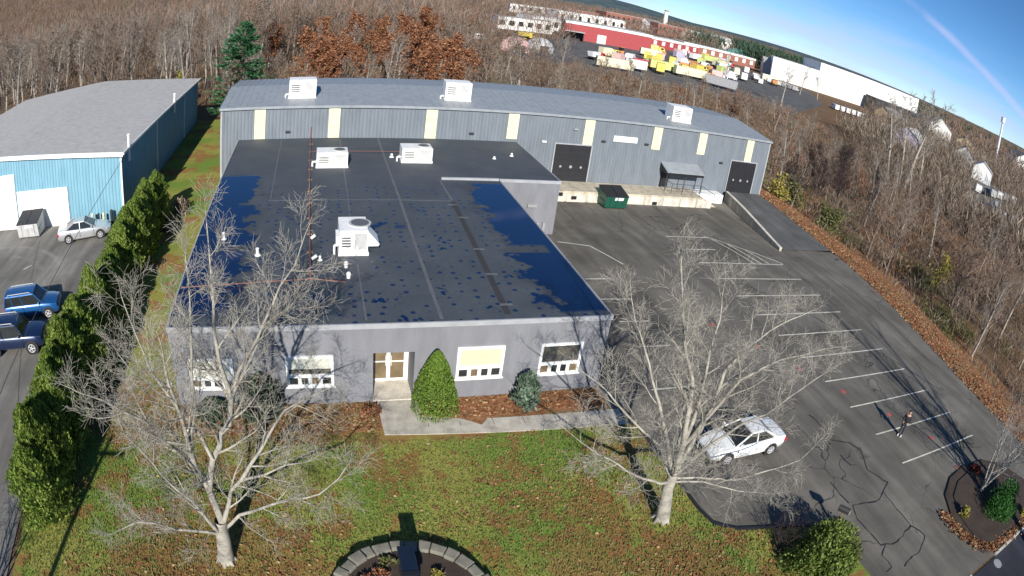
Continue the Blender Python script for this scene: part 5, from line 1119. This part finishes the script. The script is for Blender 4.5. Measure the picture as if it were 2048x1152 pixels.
tag(npmesh('fallen_leaves', V, Q, M['fallen']), 'fallen rust and tan leaves scattered over the front lawn', 'leaves', None, 'stuff')
n = 90000; X_ = rs.uniform(-13, 19, n); Y_ = rs.uniform(8, 23, n); ok = np.array([keep_lawn(x, y) and (x < lot_left(y)-.1 if y < 20 else x < 13.6) for x, y in zip(X_, Y_)])
C = np.stack([X_[ok], Y_[ok], np.full(ok.sum(), .03)], 1); n = len(C); D = rs.normal(size=(n, 3))*.45+np.array([0, 0, 1]); V, Q = leafquads(C, D, .08+.08*rs.rand(n), .3, rs)
tag(npmesh('grass', V, Q, M['grass_blade']), 'short green and straw coloured grass of the front lawn', 'grass', None, 'stuff')
n = 9000; Y_ = rs.uniform(2, 72, n); X_ = np.array([edge_x(y) for y in Y_])+np.abs(rs.normal(size=n))*1.7-.3
C = np.stack([X_, Y_, [z_bank(max(0, x-edge_x(y)), y)+.05 for x, y in zip(X_, Y_)]], 1); D = rs.normal(size=(n, 3))*np.array([1, 1, .35]); V, Q = leafquads(C, D, .12+.14*rs.rand(n), .7, rs)
tag(npmesh('fallen_leaves', V, Q, M['fallen']), 'drift of rust leaves along the right edge of the drive', 'leaves', None, 'stuff')
t_ = rs.rand(1500); px_ = np.interp(t_, np.linspace(0, 1, 7), [28.0, 27.9, 28.3, 29.3, 31.5, 34.5, 37.5]); py_ = np.interp(t_, np.linspace(0, 1, 7), [8.0, 6.6, 5.3, 4.3, 4.05, 4.05, 4.2])
C = np.stack([px_+rs.normal(size=1500)*.22, py_+rs.normal(size=1500)*.2+.1, np.full(1500, .13)], 1); D = rs.normal(size=(1500, 3))*np.array([1, 1, .4]); V, Q = leafquads(C, D, .12+.14*rs.rand(1500), .7, rs)
tag(npmesh('fallen_leaves', V, Q, M['fallen']), 'orange leaves heaped along the street side rim of the island bed', 'leaves', None, 'stuff')
n = 2600; X_ = rs.uniform(-6.3, 13.6, n); Y_ = rs.uniform(21.0, 23.05, n); ok = ~((X_ > 2.9) & (X_ < 4.95)) & ~((X_ > 4.9) & (Y_ < 21.6)); C = np.stack([X_[ok], Y_[ok], np.full(ok.sum(), .05)], 1); n = len(C); D = rs.normal(size=(n, 3))*np.array([1, 1, .4]); V, Q = leafquads(C, D, .1+.1*rs.rand(n), .7, rs)
tag(npmesh('fallen_leaves', V, Q, M['fallen']), 'rust leaves lying in the beds along the front wall', 'leaves', None, 'stuff')
# ------------------------------------------------------------------ contractor yard, far buildings, town, hills
def patch(name, poly, m, z): b = MB(); b.prism(poly, z-.3, z); return tag(b.build(name, M[m]), kind='structure')
patch('yard_pavement', [(52, 172), (70, 150), (128, 136), (190, 185), (235, 240), (205, 330), (150, 300), (98, 260)], 'asphalt_yard', .02)
patch('side_road', [(140, 62), (128, 56), (122, 66), (200, 110), (216, 96)], 'asphalt_left', .03)
def wheels(t, xs, w_, r=.5):
    for x in xs:
        for s in (1, -1): m = MB(); m.cyl((x, s*(w_-.25), r), (x, s*w_, r), r, r, 12); m.build('wheel', M['tyre'], t, 40)
def truck(label, x, y, ang, L, paint, cabm, kind='box', group=None):
    t = thing({'box': 'box_truck', 'semi': 'semi_truck', 'trailer': 'cargo_trailer', 'van': 'parked_van', 'dump': 'dump_truck', 'loader': 'wheel_loader'}[kind], label, {'box': 'truck', 'semi': 'truck', 'trailer': 'trailer', 'van': 'van', 'dump': 'truck', 'loader': 'loader'}[kind], (x, y, .02), R(ang), group)
    w_ = 1.25; P_ = M[paint]; C_ = M[cabm]
    def cab(x0, x1, h):
        m = MB(); m.slabY([(x0, .5), (x1, .5), (x1, h*.55), (x1-.25*(x1-x0), h), (x0, h)], -w_, w_); c = m.build('cab', C_, t, bevel=.08)
        m = MB(); m.hexa([(x1-.02, -w_*.85, h*.57), (x1-.02, w_*.85, h*.57), (x1-.2*(x1-x0)-.02, w_*.85, h*.95), (x1-.2*(x1-x0)-.02, -w_*.85, h*.95)], [(x1+.03, -w_*.85, h*.57), (x1+.03, w_*.85, h*.57), (x1-.2*(x1-x0)+.03, w_*.85, h*.95), (x1-.2*(x1-x0)+.03, -w_*.85, h*.95)]); m.build('windshield', M['glass_dark'], c)
        m = MB()
        for s in (1, -1): m.box(x0+.3*(x1-x0), x0+.72*(x1-x0), s*w_-.02, s*w_+.02, h*.58, h*.9)
        m.build('side_window', M['glass_dark'], c)
    h = L/2
    if kind in ('box', 'semi'):
        cl = 2.0 if kind == 'box' else 3.2
        m = MB(); m.box(-h, h-cl-.25, -w_, w_, .95, 3.6); m.build('cargo_box', P_, t, bevel=.05); cab(h-cl, h, 2.6 if kind == 'box' else 3.1)
        m = MB(); m.box(-h, h-.3, -.45, .45, .6, .9); m.build('chassis', M['black'], t); wheels(t, (h-.9, -h+1.2) if kind == 'box' else (h-.9, h-3.2, -h+1.2, -h+2.4), w_)
    elif kind == 'trailer':
        m = MB(); m.box(-h, h, -w_, w_, .9, 3.5); m.build('cargo_box', P_, t, bevel=.05)
        m = MB(); [m.box(-h+.3+k*(L-.6)/9-.04, -h+.3+k*(L-.6)/9+.04, -w_-.03, -w_, 1.0, 3.4) for k in range(10)]; m.build('side_rib', P_, t); m = MB(); m.box(h-1.6, h-1.4, -.8, .8, 0, .9); m.build('landing_leg', M['black'], t); wheels(t, (-h+1.1, -h+2.2), w_)
    elif kind == 'van':
        w_ = 1.0; m = MB(); m.slabY([(-h, .4), (h, .4), (h, 1.15), (h-.9, 1.35), (h-1.6, 2.3), (-h, 2.35)], -w_, w_); b_o = m.build('body', P_, t, bevel=.08); m = MB(); m.hexa([(h-.92, -.9, 1.38), (h-.92, .9, 1.38), (h-1.6, .85, 2.24), (h-1.6, -.85, 2.24)], [(h-.87, -.9, 1.4), (h-.87, .9, 1.4), (h-1.55, .85, 2.27), (h-1.55, -.85, 2.27)]); m.build('windshield', M['glass_dark'], t); m = MB(); [m.box(h-2.4, h-1.5, s*w_-.02, s*w_+.02, 1.4, 2.05) for s in (1, -1)]; m.build('side_window', M['glass_dark'], t); wheels(t, (h-.9, -h+.9), w_, .36)
    elif kind == 'dump':
        m = MB(); m.slabY([(-h-.2, 2.9), (-h+.3, 1.1), (h-2.6, 1.1), (h-2.4, 2.9), (h-2.0, 3.0), (h-1.6, 3.1), (h-2.4, 2.75)], -w_, w_) if False else m.hexa([(-h+.3, -w_*.85, 1.1), (h-2.6, -w_*.85, 1.1), (h-2.6, w_*.85, 1.1), (-h+.3, w_*.85, 1.1)], [(-h-.1, -w_, 2.7), (h-2.4, -w_, 2.7), (h-2.4, w_, 2.7), (-h-.1, w_, 2.7)]); m.build('tipper', P_, t, bevel=.05); cab(h-2.1, h, 2.6); m = MB(); m.box(-h+.2, h-.3, -.45, .45, .6, .95); m.build('chassis', M['black'], t); wheels(t, (h-.9, -h+1.0, -h+2.1), w_)
    else:
        m = MB(); m.slabY([(-h, .8), (h*.2, .8), (h*.2, 1.9), (-h, 1.6)], -.95, .95); m.build('engine_body', P_, t, bevel=.08); m = MB(); m.box(-.9, .6, -.7, .7, 1.85, 3.1); m.build('cab', M['glass_dark'], t, bevel=.08); m = MB(); m.box(-1, .7, -.8, .8, 3.1, 3.25); m.build('cab_roof', P_, t)
        m = MB(); [m.cyl((h*.1, s*.6, 1.6), (h*.8, s*.6, .7), .16, .14, 6) for s in (1, -1)]; m.build('arm', P_, t); m = MB(); m.slabY([(h*.75, .2), (h+.4, .2), (h*.95, .5), (h*.8, 1.2)], -1.3, 1.3); m.build('bucket', M['dark'], t); wheels(t, (h*.35, -h*.65), 1.15, .72)
    return t
TR = [('long cream trailer with salmon top at the left front of the yard', 80, 160, -14, 10.5, 'cream', 'cream', 'trailer'), ('short white trailer at the front of the yard beside the red truck', 90.2, 166.6, -20, 6.5, 'offwhite', 'white', 'trailer'), ('pale yellow trailer in the front row of the yard', 106.5, 178.5, -10, 9.5, 'lime', 'cream', 'trailer'), ('cream trailer right of the pale yellow one in the front row', 113.5, 172.8, -8, 11, 'cream', 'cream', 'trailer'), ('grey open trailer with a white end at the right front of the yard', 117.2, 160.2, -38, 10.5, 'greypaint', 'white', 'trailer'),
 ('yellow green semi truck with yellow cab before the red building', 152, 270, -10, 15.5, 'lime', 'yellow', 'semi'), ('big white box truck parked at the end of the red wall', 197, 313.5, -17, 10, 'white', 'white', 'box'), ('yellow box truck, left one of three in the middle row', 118.5, 211, 60, 6, 'yellow', 'white', 'box'), ('yellow box truck, middle one of three in the middle row', 123.5, 211, 60, 6, 'yellow', 'white', 'box'), ('yellow box truck, right one of three in the middle row', 128, 208.5, 60, 6.5, 'yellow', 'lime', 'box'),
 ('white box truck behind the red truck', 98.6, 186.5, 50, 6, 'white', 'white', 'box'), ('bright red dump truck in the yard', 100.2, 181.5, -12, 5.6, 'redpaint', 'redpaint', 'dump'), ('orange dump truck on the right of the yard, farther one', 145, 220, -60, 6.5, 'orange', 'orange', 'dump'), ('orange dump truck on the right of the yard, nearer one', 141.6, 209, -50, 6.5, 'orange', 'yellow', 'dump'), ('white box truck left of the orange dump trucks', 136, 213, 20, 6.5, 'white', 'white', 'box'), ('orange and white box truck at the back of the yard', 177, 266, 20, 9, 'white', 'orange', 'box'),
 ('lime green trailer at the back right of the yard', 190.5, 274, 20, 13, 'lime', 'white', 'trailer'), ('white trailer behind the lime green trailer', 203, 279.5, 26, 11, 'offwhite', 'white', 'trailer'), ('yellow wheel loader at the back right of the yard', 211, 283, 30, 6.5, 'yellow', 'yellow', 'loader'), ('yellow wheel loader in the left part of the yard', 110.2, 216.5, 20, 6, 'orange', 'yellow', 'loader'), ('cream box truck at the far left of the yard', 95, 196.6, 20, 6.5, 'cream', 'cream', 'box'), ('pale pink box truck behind the long cream trailer', 92, 181, 40, 5.5, 'pinkish', 'pinkish', 'box'), ('lavender box truck in front of the red wall end', 160, 254.4, 10, 7, 'lavender', 'lavender', 'box'), ('yellow wheel loader by the bare tree at the right end of the yard', 152, 203, 40, 6, 'yellow', 'orange', 'loader'),
 ('yellow dump truck in the middle of the yard behind the cream trailer', 121, 186, 30, 6.5, 'yellow', 'yellow', 'dump'), ('white van between the trailers of the front row', 104.5, 187, 50, 5.5, 'white', 'white', 'van'), ('cream dump truck in the left of the yard', 100, 205, 10, 6.5, 'cream', 'yellow', 'dump'), ('orange dump truck beside the cream front trailer', 124, 178, 0, 6, 'orange', 'orange', 'dump'), ('yellow dump truck beneath the rust red trees left of the yard', 79, 236, 30, 7, 'yellow', 'yellow', 'dump'), ('small yellow loader before the round tents', 64.5, 195, 20, 4.5, 'yellow', 'yellow', 'loader')]
for q in TR: truck(*q)
rv = rg(6)
for k in range(9): truck('small parked car or van in the row before the long white building', 194.5+1.25*k, 238.5-2.4*k, 28+rv.uniform(-4, 4), 4.6, ('white', 'greypaint', 'hvacgrey', 'white', 'navy', 'offwhite')[k % 6], 'white', 'van', 'vehicles by the white building')
for k in range(8): truck('white van in the row seen through bare trees right of the white building', 194+2.9*k, 181.6-.8*k, 70, 5.4, ('white', 'white', 'offwhite')[k % 3], 'white', 'van', 'white vans in the right row')
for k, (x, y) in enumerate(((159.8, 83), (165, 82.4), (169.4, 81.9), (175, 82), (180.4, 81.9), (186, 81.2), (133.4, 64.8), (134, 60.8), (139, 58.9), (146, 68.5))): truck('vehicle parked on the side road seen through trees at the right edge', x, y, 30, 5, ('white', 'navy', 'hvacgrey', 'white', 'greypaint')[k % 5], 'white', 'van', 'vehicles on the right side road')
for k in range(9): truck('white truck standing in a row beyond the rust leaved oaks', 10+4.1*k, 360-2.1*k, 70, 8, 'white', 'white', 'box', 'white trucks in the far row')
for k, (x, y) in enumerate(((36, 186), (38.5, 189), (41.6, 193), (54.5, 210), (30, 190), (48, 200))): truck('small vehicle glimpsed between the trees behind the oaks', x, y, 20+9*k, 4.8, ('white', 'offwhite', 'hvacgrey')[k % 3], 'white', 'van', 'vehicles glimpsed in the trees')
rx = rg(99); taken = [(q[1], q[2]) for q in TR]; cnt = 0
for k in range(4000):
    if cnt >= 34: break
    x, y = rx.uniform(78, 205), rx.uniform(166, 292)
    if not (.6*x+104 < y < 1.02*x+100) or any(math.hypot(x-a, y-b_) < 7.5 for a, b_ in taken): continue
    if y > 272-.3*(x-110) and x < 150: continue
    taken.append((x, y)); col, kd = ((('yellow', 'yellow'), 'box'), (('white', 'white'), 'box'), (('cream', 'cream'), 'trailer'), (('orange', 'orange'), 'dump'), (('white', 'redpaint'), 'dump'), (('lime', 'white'), 'box'), (('white', 'white'), 'van'), (('pinkish', 'white'), 'box'))[cnt % 8]
    kn = {'box': 'box truck', 'trailer': 'trailer', 'dump': 'dump truck', 'van': 'van'}[kd]; cn = {'yellow': 'yellow', 'white': 'white', 'cream': 'cream', 'orange': 'orange', 'lime': 'lime green', 'pinkish': 'pale pink'}[col[0]]
    if col[1] == 'redpaint': cn = 'red cabbed white'
    truck('%s %s among the crowded rows of the contractor yard' % (cn, kn), x, y, rx.choice((-12, 20, 60, 45))+rx.uniform(-5, 5), {'box': 6.5, 'trailer': 9, 'dump': 6, 'van': 5.2}[kd], col[0], col[1], kd, 'vehicles crowding the contractor yard'); cnt += 1
def building(name, label, cx, cy, ang, L, D, h, wall, roofm, gable=0, wins=0, winm='glass_dark', trim=None, cat='building', door=None):
    t = thing(name, label, cat, (cx, cy, -.1), R(ang)); m = MB(); l, d = L/2, D/2
    if gable: m.slabX([(-d, 0), (d, 0), (d, h), (0, h+gable), (-d, h)], -l, l)
    else: m.box(-l, l, -d, d, 0, h)
    m.build('wall', M[wall], t); m = MB()
    if gable:
        for s in (1, -1): m.hexa([(-l-.3, 0, h+gable), (l+.3, 0, h+gable), (l+.3, s*(d+.4), h-.1), (-l-.3, s*(d+.4), h-.1)], [(-l-.3, 0, h+gable+.15), (l+.3, 0, h+gable+.15), (l+.3, s*(d+.4), h+.05), (-l-.3, s*(d+.4), h+.05)])
    else: m.box(-l-.1, l+.1, -d-.1, d+.1, h, h+.12)
    m.build('roof', M[roofm], t)
    if trim: m = MB(); m.box(-l-.15, l+.15, -d-.18, -d-.101, h-1.0, h+.2); m.build('parapet', M[trim], t)
    for i in range(wins):
        x = -l+(i+.5)*L/wins; m = MB(); m.box(x-min(1.2, L/wins*.3), x+min(1.2, L/wins*.3), -d-.06, -d+.02, h*.35, h*.75); m.build('window', M[winm], t)
    if door: m = MB(); m.box(door[0], door[1], -d-.08, -d+.02, 0, door[2]); m.build('loading_door', M[door[3]], t)
    return t
building('red_warehouse', 'long dark red warehouse behind the contractor yard', 130.5, 276, -17, 40, 26, 8.5, 'redwall', 'greyroof', trim='white', door=(-5, -1, 4.2, 'offwhite'))
building('brick_building', 'lower red brown building continuing right of the red warehouse', 176, 316, 12, 62, 20, 6, 'redwall', 'offwhite', trim='white', wins=10, winm='offwhite')
building('brick_building', 'red brown building with a stepped white roof edge behind the lime green trailer', 226, 322, -4, 52, 18, 6.5, 'brick', 'greyroof', trim='white', wins=9, winm='offwhite')
t = thing('open_shed', 'small black open shed at the left end of the red warehouse', 'shed', (110, 263, 0), R(-20)); m = MB(); m.box(-4, 4, 2.5, 3, 0, 4).box(-4, -3.6, -3, 2.5, 0, 4).box(3.6, 4, -3, 2.5, 0, 4); m.build('wall', M['black'], t); m = MB(); m.box(-4.3, 4.3, -3.4, 3.2, 4, 4.25); m.build('roof', M['greyroof'], t)
building('white_building', 'tall white building with cream wall bays at the left of the long white block', 249.5, 272, -36, 28, 20, 12.5, 'white', 'greyroof', wins=5, winm='offwhite')
building('white_building', 'highest white block reaching the skyline, right of the one with cream bays', 296, 256, -17, 78, 24, 17.5, 'white', 'white', wins=0)
building('dark_shed', 'dark low building in front of the highest white block', 306, 232, -17, 44, 12, 8.5, 'dark', 'navy')
building('grey_side_block', 'grey gabled block standing in for the left side wall of the tall white building', 241, 288, -35, 5, 16, 9, 'greypaint', 'greyroof', 1.5)  # added block, stands in for the white building's own dark grey side
HS = [('white_building', 'white low building with a grey roof behind the round tents', 95, 292, -5, 26, 14, 6, 'white', 'greyroof', 0, 6), ('white_building', 'long white roofed building left of the red warehouse', 120, 318, 8, 34, 18, 7, 'white', 'white', 0, 6), ('white_building', 'white building at the very top, left of the skyline', 199, 563, -10, 60, 24, 8, 'white', 'greyroof', 0, 8), ('white_building', 'white flat building above the red warehouse, left of the brick mill', 205, 470, 5, 60, 20, 9, 'white', 'white', 0, 8), ('brick_mill', 'brick mill building in the town above the red warehouse', 323, 636, 0, 60, 26, 13, 'brick', 'offwhite', 0, 10), ('white_house', 'white gabled house in the town, left of the salmon block', 349, 624, 20, 24, 16, 9, 'white', 'shingle', 5, 4), ('brick_mill', 'salmon brick block in the town', 345, 575, 0, 40, 18, 12, 'brick', 'offwhite', 0, 7), ('white_house', 'cream house in the town right of the salmon block', 360, 548, 10, 26, 16, 8, 'cream', 'greyroof', 4, 4), ('white_house', 'white house below the evergreen tree of the town', 400, 560, -20, 26, 18, 9, 'white', 'greyroof', 4, 4), ('white_house', 'cream gabled house near the teal heap', 440, 620, 15, 28, 18, 9, 'cream', 'shingle', 5, 4), ('white_building', 'white row building under the skyline of the town', 430, 690, 10, 70, 20, 8, 'white', 'white', 0, 9), ('brick_mill', 'small brick building left of the brick mill in the town', 270, 640, 0, 36, 20, 9, 'brick', 'greyroof', 0, 5),
 ('grey_house', 'pale grey gabled house among bare trees at the right', 280, 181, 40, 22, 14, 8, 'offwhite', 'greyroof', 5, 3), ('brick_house', 'tan brick house among bare trees, left of the pale grey one', 213, 165, 10, 13, 10, 6, 'tan', 'shingle', 3, 3), ('white_house', 'lavender roofed house among bare trees at the right', 172, 122, 20, 11, 9, 5, 'lavender', 'greyroof', 2.5, 3), ('white_house', 'white house at the right edge below the tall mast', 418, 186, 50, 22, 16, 10, 'white', 'shingle', 5, 3), ('tan_house', 'tan house under the far right skyline', 300, 172, 30, 16, 11, 6, 'tan', 'shingle', 3, 3), ('grey_house', 'small grey house by the side road at the right edge', 218, 124, 30, 12, 9, 5, 'hvacgrey', 'shingle', 3, 3), ('white_house', 'small white house in the bare trees below the tan one', 198, 103, 30, 9, 8, 4.5, 'white', 'greyroof', 2.5, 2), ('red_shed', 'small red shed among bare trees right of the white vans', 225, 168, 20, 7, 6, 4.5, 'redwall', 'shingle', 2, 2)]
for q in HS: building(*q, cat='house' if 'house' in q[0] else 'shed' if 'shed' in q[0] else 'building')
def tent(label, x, y, r, h, m_):
    t = thing('storage_tent', label, 'tent', (x, y, 0)); m = MB(); m.loft([[(r*s*math.cos(a), r*s*math.sin(a), z) for a in [k*math.pi/8 for k in range(16)]] for s, z in ((1, 0), (1.02, h*.35), (.8, h*.72), (.45, h*.93), (.06, h))]); m.build('cover', M[m_], t, 50); m = MB(); m.box(-r*.3, r*.3, -r*1.04, -r*.9, 0, h*.5); m.build('opening', M['dark'], t)
tent('pink and grey round topped heap cover left of the yard', 58, 182, 4.6, 4.5, 'pinkish'); tent('grey round topped heap cover left of the yard, right one', 67.5, 187.5, 4.4, 4.6, 'hvacgrey'); tent('teal heap cover at the far right end of the yard', 287, 373, 14, 9, 'teal')
# tall mast, steeple, hills
t = thing('radio_mast', 'tall white mast rising above the right skyline', 'mast', (356, 177, 0)); m = MB(); m.cyl((0,0,0), (0,0,27), 1.0, .7, 12); m.build('shaft', M['mast'], t, 40); m = MB(); m.cyl((0,0,27), (0,0,30.5), 1.6, 1.6, 12); m.build('antenna_drum', M['mast'], t, 40)
t = thing('smokestack', 'thin pale smokestack on the skyline above the town', 'smokestack', (560, 955, 0)); m = MB(); m.cyl((0,0,0), (0,0,32), 4.5, 3.4, 12); m.build('shaft', M['offwhite'], t, 40); m = MB(); m.cyl((0,0,32), (0,0,34), 3.9, 3.9, 12); m.build('rim', M['brick'], t, 40)
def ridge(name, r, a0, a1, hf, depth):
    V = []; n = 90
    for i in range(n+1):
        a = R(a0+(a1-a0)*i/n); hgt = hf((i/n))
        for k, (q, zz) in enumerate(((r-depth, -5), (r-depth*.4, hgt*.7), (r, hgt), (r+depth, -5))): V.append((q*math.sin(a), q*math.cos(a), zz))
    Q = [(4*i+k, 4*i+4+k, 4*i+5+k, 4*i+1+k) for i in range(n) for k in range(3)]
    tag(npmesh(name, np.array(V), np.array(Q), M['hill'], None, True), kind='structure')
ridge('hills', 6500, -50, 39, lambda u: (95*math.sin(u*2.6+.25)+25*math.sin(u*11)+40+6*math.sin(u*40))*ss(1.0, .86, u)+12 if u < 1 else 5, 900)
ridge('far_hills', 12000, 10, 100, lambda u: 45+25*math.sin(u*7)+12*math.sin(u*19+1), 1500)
for x, y, h, k in ((118.5, 160.5, 12, 0), (132, 147, 13, 1), (196, 207, 15, 2), (206, 205, 12, 1)): plant('grey', k, x, y, h, 'leafless pale tree standing at the right end of the contractor yard', 'trees at the yard end', rf_)
